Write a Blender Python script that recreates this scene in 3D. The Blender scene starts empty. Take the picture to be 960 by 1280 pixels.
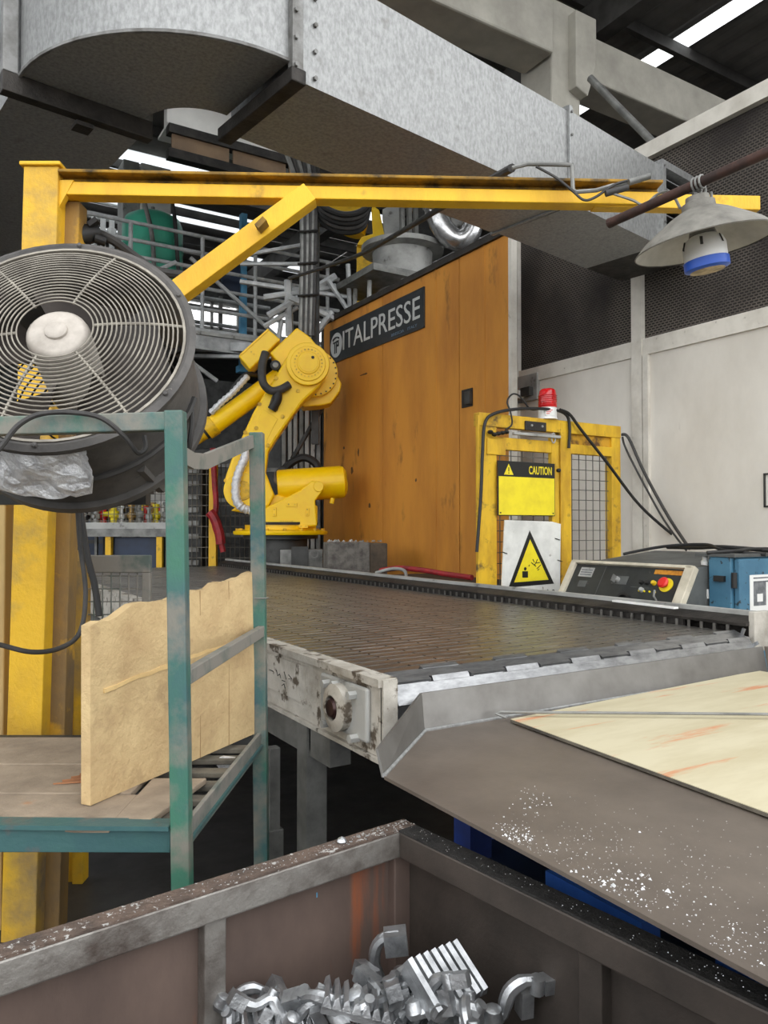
import bpy, bmesh, math, random
from mathutils import Vector, Matrix
random.seed(7)
sc = bpy.context.scene
COL = sc.collection
V = Vector

# ---------------------------------------------------------------- camera
FPX, CX, CY = 950.0, 480.0, 640.0
YAW, PITCH, HC = math.radians(-31.4), math.radians(1.206), 1.5
cd = bpy.data.cameras.new('camera'); cam = bpy.data.objects.new('camera', cd); COL.objects.link(cam)
cam.location = (0, 0, HC); cam.rotation_euler = (math.pi/2 + PITCH, 0, YAW)
cd.sensor_fit = 'HORIZONTAL'; cd.sensor_width = 36; cd.lens = 36*FPX/960; cd.clip_start = .02; cd.clip_end = 300
sc.camera = cam
# ---------------------------------------------------------------- daylight (overcast sky) and exposure
w = bpy.data.worlds.new('overcast_sky'); sc.world = w; w.use_nodes = True
wn = w.node_tree.nodes; wl = w.node_tree.links; wn.clear()
wo = wn.new('ShaderNodeOutputWorld'); wb = wn.new('ShaderNodeBackground')
wb.inputs[0].default_value = (.97, .985, 1, 1); wb.inputs[1].default_value = 2.15
wl.new(wb.outputs[0], wo.inputs[0])
sc.view_settings.view_transform = 'Standard'; sc.view_settings.look = 'None'
sc.view_settings.gamma = 1; sc.view_settings.use_curve_mapping = False
sc.view_settings.exposure = 0.42

# ---------------------------------------------------------------- geometry helpers
CM = Matrix.Rotation(YAW, 3, 'Z') @ Matrix.Rotation(math.pi/2 + PITCH, 3, 'X')
CR, CU, CF = CM @ V((1,0,0)), CM @ V((0,1,0)), CM @ V((0,0,-1))
FH = V((CF.x, CF.y, 0)).normalized()
ORI = V((0, 0, HC))
def ray(px, py): return CF + CR*((px-CX)/FPX) + CU*((CY-py)/FPX)
def P(px, py, d): return ORI + ray(px, py)*d            # point at depth d
def onX(px, py, x): q = ray(px, py); return ORI + q*(x/q.x)
def onY(px, py, y): q = ray(px, py); return ORI + q*(y/q.y)
def onZ(px, py, z): q = ray(px, py); return ORI + q*((z-HC)/q.z)
def RD(r, d, z=0): return CR*r + FH*d + V((0,0,z))      # right / forward / height
def basis(x, y, z, o): 
    m = Matrix((x, y, z)).transposed().to_4x4(); m.translation = o; return m

class MB:
    """collects shapes into one mesh"""
    def __init__(s): s.v = []; s.f = []
    def add(s, vs, fs):
        n = len(s.v); s.v += [V(p) for p in vs]; s.f += [[i+n for i in f] for f in fs]; return s
    def hexa(s, p):      # 4 bottom (ccw), 4 top
        return s.add(p, [(3,2,1,0),(4,5,6,7),(0,1,5,4),(1,2,6,5),(2,3,7,6),(3,0,4,7)])
    def box(s, a, b, m=None):
        x0,y0,z0 = [min(p,q) for p,q in zip(a,b)]; x1,y1,z1 = [max(p,q) for p,q in zip(a,b)]
        p = [V(q) for q in ((x0,y0,z0),(x1,y0,z0),(x1,y1,z0),(x0,y1,z0),(x0,y0,z1),(x1,y0,z1),(x1,y1,z1),(x0,y1,z1))]
        if m: p = [m @ q for q in p]
        return s.hexa(p)
    def bar(s, p, q, w, h=None, up=(0,0,1)):   # rectangular bar, w sideways, h along up
        p, q = V(p), V(q); h = w if h is None else h; d = (q-p).normalized(); up = V(up)
        if abs(d.dot(up)) > .98: up = V((0,1,0)) if abs(d.y) < .9 else V((1,0,0))
        sx = d.cross(up).normalized(); u = sx.cross(d).normalized()
        c = [(-1,-1),(1,-1),(1,1),(-1,1)]
        return s.hexa([p+sx*(a*w/2)+u*(b*h/2) for a,b in c] + [q+sx*(a*w/2)+u*(b*h/2) for a,b in c])
    def prism(s, poly, ex):
        n = len(poly); ex = V(ex); a = [V(p) for p in poly]
        return s.add(a+[p+ex for p in a], [tuple(range(n-1,-1,-1)), tuple(range(n,2*n))] + [(i,(i+1)%n,n+(i+1)%n,n+i) for i in range(n)])
    def cyl(s, p, q, r0, r1=None, n=16, cap=True):
        p, q = V(p), V(q); r1 = r0 if r1 is None else r1; d = (q-p).normalized()
        a = d.orthogonal().normalized(); b = d.cross(a)
        vs = []
        for c, r in ((p,r0),(q,r1)):
            vs += [c + a*(r*math.cos(6.28318*i/n)) + b*(r*math.sin(6.28318*i/n)) for i in range(n)]
        fs = [(i,(i+1)%n,n+(i+1)%n,n+i) for i in range(n)]
        if cap: fs += [tuple(range(n-1,-1,-1)), tuple(range(n,2*n))]
        return s.add(vs, fs)
    def tube(s, pts, r, n=8, closed=False):
        pts = [V(p) for p in pts]; N = len(pts); vs = []; rr = r if isinstance(r, (list,tuple)) else [r]*N
        t0 = (pts[1]-pts[0]).normalized(); a = t0.orthogonal().normalized()
        for i in range(N):
            t = (pts[(i+1)%N if closed else min(i+1,N-1)] - pts[(i-1)%N if closed else max(i-1,0)])
            t = t.normalized() if t.length > 1e-9 else t0
            a = (a - t*a.dot(t)); a = a.normalized() if a.length > 1e-6 else t.orthogonal().normalized()
            b = t.cross(a)
            vs += [pts[i] + (a*math.cos(6.28318*k/n) + b*math.sin(6.28318*k/n))*rr[i] for k in range(n)]
        M_ = N if closed else N-1
        fs = [(i*n+k, i*n+(k+1)%n, ((i+1)%N)*n+(k+1)%n, ((i+1)%N)*n+k) for i in range(M_) for k in range(n)]
        if not closed: fs += [tuple(range(n-1,-1,-1)), tuple((N-1)*n+k for k in range(n))]
        return s.add(vs, fs)
    def lathe(s, prof, m=None, n=24):          # profile (r, z)
        vs = []; 
        for r, z in prof:
            for k in range(n):
                q = V((r*math.cos(6.28318*k/n), r*math.sin(6.28318*k/n), z)); vs.append(m @ q if m else q)
        fs = [(i*n+k, i*n+(k+1)%n, (i+1)*n+(k+1)%n, (i+1)*n+k) for i in range(len(prof)-1) for k in range(n)]
        if prof[0][0] > 1e-6: fs.append(tuple(range(n-1,-1,-1)))
        if prof[-1][0] > 1e-6: fs.append(tuple((len(prof)-1)*n+k for k in range(n)))
        return s.add(vs, fs)
    def ring(s, prof, m=None, n=32):           # closed profile swept round (no caps)
        vs = []; N = len(prof)
        for r, z in prof:
            for k in range(n):
                q = V((r*math.cos(6.28318*k/n), r*math.sin(6.28318*k/n), z)); vs.append(m @ q if m else q)
        return s.add(vs, [(i*n+k, i*n+(k+1)%n, ((i+1)%N)*n+(k+1)%n, ((i+1)%N)*n+k) for i in range(N) for k in range(n)])

ROOTM = {}
def mesh_of(mb, name, inv=None, smooth=False):
    me = bpy.data.meshes.new(name); me.from_pydata([tuple(p) for p in mb.v], [], mb.f)
    if inv: me.transform(inv)
    bm = bmesh.new(); bm.from_mesh(me); bmesh.ops.remove_doubles(bm, verts=bm.verts, dist=1e-6)
    bmesh.ops.recalc_face_normals(bm, faces=bm.faces); bm.to_mesh(me); bm.free()
    if smooth:
        for p in me.polygons: p.use_smooth = True
        try: me.set_sharp_from_angle(angle=math.radians(40))
        except Exception: pass
    return me
def obj(name, mb, m, parent=None, smooth=False, bevel=0, seg=2):
    inv = ROOTM[parent.name].inverted() if parent is not None and parent.name in ROOTM else None
    me = mesh_of(mb, name, inv, smooth); me.materials.append(m)
    o = bpy.data.objects.new(name, me); COL.objects.link(o)
    if parent is not None:
        o.parent = parent
        if parent.name in ROOTM: ROOTM[o.name] = ROOTM[parent.name]
    if bevel:
        b = o.modifiers.new('edge', 'BEVEL'); b.width = bevel; b.segments = seg; b.limit_method = 'ANGLE'; b.angle_limit = .6
    return o
def share(src, name, parent, mat4=None, m=None):
    o = bpy.data.objects.new(name, src.data if hasattr(src, 'data') else src); COL.objects.link(o); o.parent = parent
    if mat4 is not None: o.matrix_local = mat4
    return o
def tag(o, label, cat, group=None):
    o['label'] = label; o['category'] = cat
    if group: o['group'] = group
    return o
def thing(name, loc, label, cat, group=None, rotz=0, m=None):
    o = bpy.data.objects.new(name, None); COL.objects.link(o); o.empty_display_size = .1
    mm = m if m is not None else Matrix.Translation(V(loc)) @ Matrix.Rotation(rotz, 4, 'Z')
    o.matrix_world = mm; ROOTM[o.name] = mm
    return tag(o, label, cat, group)
def struct(name, mb, m, label=None, **k):
    o = obj(name, mb, m, **k); o['kind'] = 'structure'; ROOTM[o.name] = Matrix.Identity(4)
    if label: o['label'] = label
    return o
def sroot(name, label):
    o = bpy.data.objects.new(name, None); COL.objects.link(o); ROOTM[o.name] = Matrix.Identity(4)
    o['kind'] = 'structure'; o['label'] = label; return o
def smooth_path(pts, k=6):
    pts = [V(p) for p in pts]; out = []
    for i in range(len(pts)-1):
        p0 = pts[max(i-1,0)]; p1 = pts[i]; p2 = pts[i+1]; p3 = pts[min(i+2,len(pts)-1)]
        for j in range(k):
            t = j/k
            out.append(.5*((2*p1)+(p2-p0)*t+(2*p0-5*p1+4*p2-p3)*t*t+(3*p1-p0-3*p2+p3)*t**3))
    return out+[pts[-1]]
def text_obj(body, size, m, parent, mat4, sx=1.0, extrude=.0006, align='LEFT', name='lettering', width=None, height=None, off=0):
    cu = bpy.data.curves.new('t', 'FONT'); cu.body = body; cu.size = size; cu.extrude = extrude; cu.align_x = align; cu.resolution_u = 3; cu.offset = off
    o = bpy.data.objects.new('t', cu); COL.objects.link(o)
    bpy.context.view_layer.update()
    me = bpy.data.meshes.new_from_object(o.evaluated_get(bpy.context.evaluated_depsgraph_get()))
    bpy.data.objects.remove(o); bpy.data.curves.remove(cu)
    xs = [v.co.x for v in me.vertices]; ys = [v.co.y for v in me.vertices]
    s1 = sx if width is None else width/(max(xs)-min(xs)); s2 = 1 if height is None else height/(max(ys)-min(ys))
    if width is not None:
        me.transform(Matrix.Translation((-min(xs), -min(ys), 0)))
    me.transform(Matrix.Diagonal((s1, s2, 1, 1)))
    me.transform(mat4)
    if parent.name in ROOTM: me.transform(ROOTM[parent.name].inverted())
    me.materials.clear(); me.materials.append(m)
    r = bpy.data.objects.new(name, me); COL.objects.link(r); r.parent = parent
    if parent.name in ROOTM: ROOTM[r.name] = ROOTM[parent.name]
    return r

# ---------------------------------------------------------------- materials
def S(r, g, b):
    f = lambda c: (c/255/12.92) if c/255 <= .04045 else ((c/255+.055)/1.055)**2.4
    return (f(r), f(g), f(b), 1)
def mat(name, c1, c2=None, rough=.6, metal=0.0, scale=4, lo=.4, hi=.65, stretch=(1,1,1), bump=0.0, bscale=60,
        c3=None, s3=14, lo3=.55, hi3=.62, st3=(1,1,1), rvar=0.0, coat=0.0, spec=.5):
    m = bpy.data.materials.new(name); m.use_nodes = True; nt = m.node_tree; N = nt.nodes; L = nt.links
    b = N['Principled BSDF']; b.inputs['Roughness'].default_value = rough; b.inputs['Metallic'].default_value = metal
    b.inputs['Specular IOR Level'].default_value = spec
    if coat: b.inputs['Coat Weight'].default_value = coat; b.inputs['Coat Roughness'].default_value = .15
    geo = N.new('ShaderNodeNewGeometry')
    def noise(sc_, st, det=6):
        mp = N.new('ShaderNodeMapping'); mp.inputs['Scale'].default_value = st; L.new(geo.outputs['Position'], mp.inputs[0])
        n = N.new('ShaderNodeTexNoise'); n.inputs['Scale'].default_value = sc_; n.inputs['Detail'].default_value = det; n.inputs['Roughness'].default_value = .62
        L.new(mp.outputs[0], n.inputs['Vector']); return n
    def ramp(n, a, z):
        r = N.new('ShaderNodeMapRange'); r.inputs[1].default_value = a; r.inputs[2].default_value = z; r.clamp = True
        L.new(n.outputs[0], r.inputs[0]); return r
    def mix(fac, a, c):
        x = N.new('ShaderNodeMix'); x.data_type = 'RGBA'
        L.new(fac, x.inputs[0])
        for i, q in ((6,a),(7,c)):
            if isinstance(q, tuple): x.inputs[i].default_value = q
            else: L.new(q, x.inputs[i])
        return x.outputs[2]
    col = c1
    if c2:
        r1 = ramp(noise(scale, stretch), lo, hi); col = mix(r1.outputs[0], c1, c2)
        if rvar:
            mr = N.new('ShaderNodeMapRange'); mr.inputs[3].default_value = rough; mr.inputs[4].default_value = min(1, max(0, rough+rvar))
            L.new(r1.outputs[0], mr.inputs[0]); L.new(mr.outputs[0], b.inputs['Roughness'])
    if c3: col = mix(ramp(noise(s3, st3, 8), lo3, hi3).outputs[0], col, c3)
    if isinstance(col, tuple): b.inputs['Base Color'].default_value = col
    else: L.new(col, b.inputs['Base Color'])
    if bump:
        bp = N.new('ShaderNodeBump'); bp.inputs['Strength'].default_value = bump; bp.inputs['Distance'].default_value = .01
        L.new(noise(bscale, stretch, 4).outputs[0], bp.inputs['Height']); L.new(bp.outputs[0], b.inputs['Normal'])
    return m

m_galv   = mat('galvanised_sheet', S(160,161,160), S(130,131,130), .42, .35, 60, .38, .68, (1,1,.5), .12, 120, S(112,110,106), 7, .62, .80)
m_galvd  = mat('galvanised_flange', S(140,140,138), S(96,94,90), .5, .4, 9)
m_rustd  = mat('grimy_dark_steel', S(62,58,54), S(32,30,28), .6, .4, 9, bump=.3)
m_yel    = mat('worn_yellow_paint', S(236,186,28), S(205,150,25), .5, 0, 5, .45, .75, (1,1,.3), .25, 70, S(92,70,38), 4, .60, .74)
m_yeltop = mat('dirty_yellow_flange', S(176,132,24), S(84,64,30), .7, 0, 6, .35, .7, c3=S(45,38,28), s3=9, lo3=.5, hi3=.65)
m_yelpost= mat('dusty_yellow_post', S(232,184,40), S(206,160,48), .6, 0, 3, .42, .6, (1,1,.8), .4, 50, S(128,112,88), 1.8, .48, .66)
m_webbr  = mat('brown_dusty_web', S(150,116,58), S(110,92,68), .75, 0, 3, .4, .6, (1,1,.5), .3, 50, S(196,150,44), 5, .6, .68)
m_yelcage= mat('grimy_yellow_gate', S(226,182,40), S(190,146,34), .55, 0, 6, .42, .62, (1,1,.4), .25, 60, S(96,76,44), 7, .57, .68)
m_robot  = mat('robot_yellow', S(252,206,0), S(244,190,0), .38, 0, 6, .5, .8, coat=.08, c3=S(150,110,20), s3=9, lo3=.70, hi3=.82)
m_robotd = mat('robot_yellow_dirty', S(228,182,20), S(150,112,24), .45, 0, 9, .45, .7)
m_green  = mat('worn_green_paint', S(62,112,92), S(62,92,100), .55, .1, 3, .42, .62, (1,1,.6), .15, 60, S(122,120,110), 6, .46, .62)
m_greenb = mat('bluish_green_paint', S(64,102,98), S(56,90,94), .45, .1, 4, .4, .65, (1,1,1), .15, 60, S(92,92,88), 8, .56, .66)
m_greyrail = mat('dusty_grey_rail', S(132,128,120), S(86,98,92), .7, .1, 8, .45, .65)
m_belt   = mat('belt_steel', S(138,135,130), S(104,102,98), .27, .8, 9, .35, .7, (.5,6,1), .08, 60, S(84,78,70), 6, .58, .8, rvar=.14)
m_nose   = mat('bright_slat', S(166,167,168), S(126,127,128), .3, .85, 14, .4, .7, (1,4,1), .1, 40)
m_sheet  = mat('brown_grey_sheet', S(124,114,104), S(102,93,85), .48, .35, 3.5, .35, .7, (1,1,1), .05, 90, S(140,108,90), 1.9, .66, .74)
m_flange = mat('flange_steel', S(122,120,116), S(98,95,91), .45, .5, 6, .35, .7)
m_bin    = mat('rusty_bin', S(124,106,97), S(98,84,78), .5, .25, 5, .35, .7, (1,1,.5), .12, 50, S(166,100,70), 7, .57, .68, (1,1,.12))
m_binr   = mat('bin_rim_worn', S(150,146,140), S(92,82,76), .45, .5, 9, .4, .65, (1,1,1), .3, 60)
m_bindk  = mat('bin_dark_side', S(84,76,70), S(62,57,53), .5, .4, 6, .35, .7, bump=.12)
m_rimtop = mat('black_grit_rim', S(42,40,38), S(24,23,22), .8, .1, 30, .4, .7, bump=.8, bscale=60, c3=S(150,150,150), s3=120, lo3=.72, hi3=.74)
m_rimtopl= mat('rusty_grit_rim', S(100,84,74), S(72,62,56), .8, .1, 20, .4, .7, bump=.9, bscale=50, c3=S(180,178,174), s3=70, lo3=.60, hi3=.64)
m_ply    = mat('plywood', S(200,191,162), S(184,173,141), .65, 0, 2.2, .4, .7, (1,4,1), .05, 60, S(200,126,84), 1.5, .575, .66, (.8,6,1))
m_cast   = mat('aluminium_casting', S(186,188,190), S(122,124,126), .36, .8, 14, .4, .7, bump=.2, bscale=60)
m_castb  = mat('bright_aluminium', S(208,210,212), S(160,162,164), .32, .8, 18, .4, .7, bump=.2, bscale=80)
m_chip   = mat('aluminium_chip', S(205,206,206), rough=.4, metal=.3)
m_orange = mat('orange_panel', S(206,140,52), S(180,116,44), .6, 0, 3, .4, .7, (1,1,.25), .2, 50, S(92,64,34), 3, .60, .76, (1,1.4,.5))
m_trimdk = mat('dark_trim', S(58,54,50), S(36,34,32), .7, .2, 8)
m_sign   = mat('sign_black', S(34,38,42), S(48,52,54), .4, 0, 4)
m_silver = mat('silver_letter', S(198,200,198), rough=.45, metal=.1)
m_whitew = mat('white_wall_panel', S(228,223,213), S(206,200,189), .75, 0, 1.3, .38, .7, (1,1,.6), .03, 30, S(150,142,130), 2.6, .66, .82, (1,1,.4))
m_whitet = mat('white_trim', S(222,217,206), S(194,188,176), .7, 0, 4, .4, .7, c3=S(110,98,84), s3=16, lo3=.66, hi3=.74)
m_conc   = mat('concrete', S(182,178,166), S(150,146,136), .85, 0, 2.4, .35, .7, bump=.15, bscale=20)
m_concl  = mat('pale_concrete', S(242,240,234), S(224,222,216), .85, 0, 1.4)
m_roof   = mat('roof_sheet', S(124,122,119), S(96,94,91), .8, .1, 1.2)
m_roofst = mat('roof_steel', S(88,86,83), S(62,60,58), .7, .2, 3)
m_floor  = mat('oily_floor', S(58,56,54), S(26,25,25), .35, 0, 1.2, .35, .65, bump=.1, bscale=9, rvar=.4)
m_fangd  = mat('fan_guard_wire', S(156,150,138), S(118,112,103), .6, .2, 12)
m_fandr  = mat('fan_drum', S(92,89,86), S(58,56,55), .65, .15, 7, .4, .7, bump=.1, c3=S(150,144,136), s3=30, lo3=.68, hi3=.74)
m_fanhub = mat('fan_hub', S(196,188,178), S(164,156,146), .6, 0, 10)
m_black  = mat('black_rubber', S(34,33,32), S(22,22,22), .55)
m_dkgrey = mat('dark_grey_rubber', S(62,60,58), S(42,41,40), .6, 0, 10)
m_foil   = mat('aluminium_foil', S(228,228,228), S(190,190,192), .42, .45, 30, .4, .65, bump=.8, bscale=60)
m_board  = mat('tan_board', S(202,176,130), S(178,150,108), .9, 0, 9, .35, .7, (1,1,1), .45, 55, S(158,132,96), 5.5, .56, .72)
m_plank  = mat('weathered_plank', S(158,142,122), S(124,110,94), .85, 0, 5, .35, .7, (1.5,1.5,6), .3, 30, S(168,118,78), 3, .64, .7)
m_slatw  = mat('grimy_slat', S(104,98,86), S(66,62,56), .85, 0, 8, bump=.3)
m_lampsh = mat('enamel_shade_dusty', S(134,131,123), S(100,97,91), .6, .2, 14, .4, .7, bump=.15)
m_lampin = mat('enamel_shade_inside', S(188,186,179), S(164,161,153), .45, 0, 9)
m_whitep = mat('white_plastic', S(240,240,238), S(226,226,222), .35, 0, 8)
m_blue   = mat('blue_plastic', S(40,92,200), rough=.4)
m_amber  = mat('yellowed_cap', S(206,184,140), S(150,130,96), .6, 0, 30)
m_pipebr = mat('brown_rusty_pipe', S(72,48,40), S(46,34,30), .65, .2, 20, bump=.2)
m_red    = mat('red_lens', S(206,22,26), S(176,14,20), .2, 0, 20, coat=.5)
m_redp   = mat('red_plastic', S(214,40,34), rough=.35)
m_redh   = mat('red_hose', S(168,40,46), S(120,30,36), .5, 0, 10)
m_sigy   = mat('sign_yellow', S(244,224,40), S(230,208,40), .5, 0, 9)
m_sigw   = mat('sign_white', S(232,232,226), S(206,206,200), .6, 0, 6, c3=S(130,120,108), s3=16, lo3=.66, hi3=.72)
m_sigk   = mat('sign_ink', S(24,24,22), rough=.5)
m_consf  = mat('console_beige', S(206,198,178), S(178,170,150), .55, 0, 8, c3=S(100,92,80), s3=20, lo3=.66, hi3=.72)
m_consb  = mat('console_black', S(46,48,46), S(34,36,35), .5, 0, 9, c3=S(90,88,82), s3=14, lo3=.66, hi3=.72)
m_consg  = mat('console_grey', S(92,94,92), S(70,72,71), .6, 0, 6)
m_bluec  = mat('blue_cabinet', S(74,122,146), S(60,104,130), .5, 0, 4, c3=S(40,48,54), s3=22, lo3=.60, hi3=.64)
m_bluedk = mat('blue_machine_base', S(34,66,150), S(24,44,104), .5, 0, 4)
m_paper  = mat('paper', S(228,228,224), rough=.8)
m_ink    = mat('paper_ink', S(96,98,100), S(130,132,134), .8, 0, 30)
m_grey   = mat('grey_steel', S(136,136,132), S(98,98,95), .5, .4, 6)
m_greydk = mat('dark_steel', S(74,74,72), S(48,48,47), .55, .4, 5)
m_greylt = mat('light_grey_paint', S(176,176,172), S(142,142,138), .55, .1, 4, c3=S(74,70,64), s3=8, lo3=.6, hi3=.7)
m_flaky  = mat('flaky_white_paint', S(186,181,171), S(150,144,133), .65, 0, 8, .4, .65, bump=.4, bscale=22, c3=S(84,74,62), s3=11, lo3=.56, hi3=.62)
m_tank   = mat('green_tank', S(76,178,148), S(62,160,132), .35, 0, 2)
m_tan    = mat('tan_column', S(196,168,112), S(170,142,96), .7, 0, 4, .4, .7, (4,4,.4))
m_ltblue = mat('light_blue_paint', S(98,168,208), S(80,146,186), .5, 0, 4)
m_beigep = mat('beige_brown_panel', S(150,124,96), S(126,104,82), .7, 0, 2)
m_navy   = mat('navy_paint', S(36,52,78), S(28,40,60), .5)
m_wire   = mat('wire_mesh_steel', S(112,108,98), S(78,74,68), .6, .4, 12)
m_green2 = mat('green_sheet', S(52,132,108), rough=.5)
m_copper = mat('brass_fitting', S(182,150,92), S(120,96,60), .4, .7, 20)

def m_translucent(name, c, f):
    m = bpy.data.materials.new(name); m.use_nodes = True; N = m.node_tree.nodes; L = m.node_tree.links
    N.remove(N['Principled BSDF']); t = N.new('ShaderNodeBsdfTranslucent'); t.inputs[0].default_value = c
    tr = N.new('ShaderNodeBsdfTransparent'); mx = N.new('ShaderNodeMixShader'); mx.inputs[0].default_value = f
    L.new(t.outputs[0], mx.inputs[1]); L.new(tr.outputs[0], mx.inputs[2]); L.new(mx.outputs[0], N['Material Output'].inputs[0]); return m
m_sky = m_translucent('skylight_sheet', (.92,.94,.95,1), .35); m_skyd = m_translucent('dirty_skylight_sheet', (.62,.64,.65,1), .10)
def m_glass():
    m = bpy.data.materials.new('dusty_glass'); m.use_nodes = True; N = m.node_tree.nodes; L = m.node_tree.links
    b = N['Principled BSDF']; b.inputs['Roughness'].default_value = .1
    tr = N.new('ShaderNodeBsdfTransparent'); mx = N.new('ShaderNodeMixShader'); mx.inputs[0].default_value = .88
    L.new(b.outputs[0], mx.inputs[1]); L.new(tr.outputs[0], mx.inputs[2]); L.new(mx.outputs[0], N['Material Output'].inputs[0]); return m
m_pane = m_glass()
def m_pad():
    """dark honeycomb screen: fine courses with dark cells"""
    m = bpy.data.materials.new('honeycomb_screen'); m.use_nodes = True; N = m.node_tree.nodes; L = m.node_tree.links
    b = N['Principled BSDF']; b.inputs['Roughness'].default_value = .85
    g = N.new('ShaderNodeNewGeometry'); sp = N.new('ShaderNodeSeparateXYZ'); cb = N.new('ShaderNodeCombineXYZ')
    L.new(g.outputs['Position'], sp.inputs[0]); L.new(sp.outputs[1], cb.inputs[0]); L.new(sp.outputs[2], cb.inputs[1])
    br = N.new('ShaderNodeTexBrick'); br.inputs['Scale'].default_value = 1; br.inputs['Brick Width'].default_value = .036
    br.inputs['Row Height'].default_value = .020; br.inputs['Mortar Size'].default_value = .006; br.inputs['Mortar Smooth'].default_value = .6
    br.inputs['Color1'].default_value = S(40,36,32); br.inputs['Color2'].default_value = S(30,27,25); br.inputs['Mortar'].default_value = S(104,96,88)
    L.new(cb.outputs[0], br.inputs['Vector'])
    nz = N.new('ShaderNodeTexNoise'); nz.inputs['Scale'].default_value = 1.3; nz.inputs['Detail'].default_value = 8; L.new(g.outputs['Position'], nz.inputs['Vector'])
    mr = N.new('ShaderNodeMapRange'); mr.inputs[1].default_value = .38; mr.inputs[2].default_value = .62; L.new(nz.outputs[0], mr.inputs[0])
    mx = N.new('ShaderNodeMix'); mx.data_type = 'RGBA'; mx.inputs[6].default_value = S(44,39,36)
    L.new(mr.outputs[0], mx.inputs[0]); L.new(br.outputs[0], mx.inputs[7]); L.new(mx.outputs[2], b.inputs['Base Color'])
    bp = N.new('ShaderNodeBump'); bp.inputs['Strength'].default_value = .6; bp.inputs['Distance'].default_value = .01; L.new(br.outputs[1], bp.inputs['Height']); L.new(bp.outputs[0], b.inputs['Normal'])
    return m
m_screen = m_pad()

# ================================================================ THE SETTING
struct('floor', MB().box((-60,-60,-.1),(60,30,0)), m_floor, 'dark oily concrete workshop floor')  # stretched far past the shed to keep sky light from coming up below
# ---- roof: corrugated sheets, skylight strips, purlins, rafters
ROOFZ = 7.5
ceil = sroot('ceiling', 'dark corrugated shed roof on steel purlins with skylight strips')
sky_x = [(-11.4,-10.4), (-8.6,-7.6), (-5.8,-4.8), (-3,-2.0), (-.9,-.1), (2.6,3.2), (4.2,4.8), (7.86,8.14)]  # the wide unseen strips on the left are added to brighten the interior
edges = [-14]; 
for a, b in sky_x: edges += [a, b]
edges += [14]
for i in range(0, len(edges), 2):
    x0, x1 = edges[i], edges[i+1]
    n = int((x1-x0)/.08); vs = []; fs = []
    for k in range(n+1):
        x = x0+(x1-x0)*k/n; z = ROOFZ + (.025 if k % 4 in (1,2) else 0)
        vs += [(x,1.5,z),(x,11.5,z),(x,1.5,z+.02),(x,11.5,z+.02)]
    for k in range(n):
        a = 4*k; fs += [(a,a+1,a+5,a+4),(a+2,a+6,a+7,a+3)]
    obj('roof_sheet', MB().add(vs, fs), m_roof, ceil)
for (x0,x1) in sky_x:
    y = 1.6
    while y < 11.4:
        if not (x0 in (4.2,2.6) and int(y) % 4 == 1):
            obj('skylight', MB().box((x0+.02,y,ROOFZ+.01),(x1-.02,min(y+1.9,11.5),ROOFZ+.02)), m_sky, ceil)
        else:
            obj('roof_sheet', MB().box((x0,y,ROOFZ+.01),(x1,min(y+1.9,11.5),ROOFZ+.03)), m_roof, ceil)
        y += 2.0
k = 0; y = 11.52
while y < 17.9:          # the far bays alternate between translucent and opaque sheets
    x = -13.9; j = 0
    while x < 13.9:
        lit = (k % 2 == 1) and ((j+k//2) % 4 != 3) and x < 7
        obj('skylight' if lit else 'roof_sheet', MB().box((x,y,ROOFZ+.01),(x+1.96,y+.78,ROOFZ+.025)), m_skyd if lit else m_roof, ceil); x += 1.98; j += 1
    y += .8; k += 1
y = 2.0
while y < 17.9:
    obj('purlin', MB().box((-14,y,ROOFZ-.16),(14,y+.07,ROOFZ-.02)), m_roofst, ceil); y += 1.33
for x in (-12,-6,.2,6.4,12):
    obj('rafter', MB().box((x-.1,1.5,ROOFZ-.55),(x+.1,18,ROOFZ-.16)), m_roofst, ceil)
# ---- far wall with its window band
bw = sroot('wall_back', 'grey far end wall of the shed')
YB = 17.2
win = [(3.3,4.7),(5.1,6.45),(7.15,7.85),(8.1,8.9),(-.6,.8),(1.2,2.6)]
zA, zB = 6.15, 6.8
obj('wall_cladding', MB().box((-14,YB,0),(14,YB+.12,zA)), m_greydk, bw)
obj('wall_cladding', MB().box((-14,YB,zB),(14,YB+.12,ROOFZ)), m_greydk, bw)
xs = [-14]
for a, b in sorted(win): xs += [a, b]
xs += [14]
for i in range(0, len(xs), 2): obj('wall_cladding', MB().box((xs[i],YB,zA),(xs[i+1],YB+.12,zB)), m_greydk, bw)
for k, (a, b) in enumerate(sorted(win)):
    wo_ = sroot('window_%d' % (k+1), 'bright steel framed window high in the far wall')
    f = MB()
    for z in (zA+.03, zB-.03): f.box((a,YB-.03,z-.03),(b,YB+.05,z+.03))
    for x in (a+.03, (a+b)/2, b-.03): f.box((x-.03,YB-.03,zA),(x+.03,YB+.05,zB))
    obj('window_frame', f, m_greylt, wo_)
    obj('pane', MB().box((a+.06,YB+.02,zA+.06),((a+b)/2-.03,YB+.025,zB-.06)), m_pane, wo_)
    obj('pane', MB().box(((a+b)/2+.03,YB+.02,zA+.06),(b-.06,YB+.025,zB-.06)), m_pane, wo_)
for nm, x in (('wall_added_left',-14), ('wall_added_right',14)):
    struct(nm, MB().box((x-.1,1.5,0),(x+.1,YB,2.4 if x < 0 else ROOFZ)), m_greydk, 'low unseen side wall added to the shed, open above for daylight' if x < 0 else 'unseen outer side wall added to darken the shed')  # unseen walls added to darken the interior, the left kept low for daylight
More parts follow.
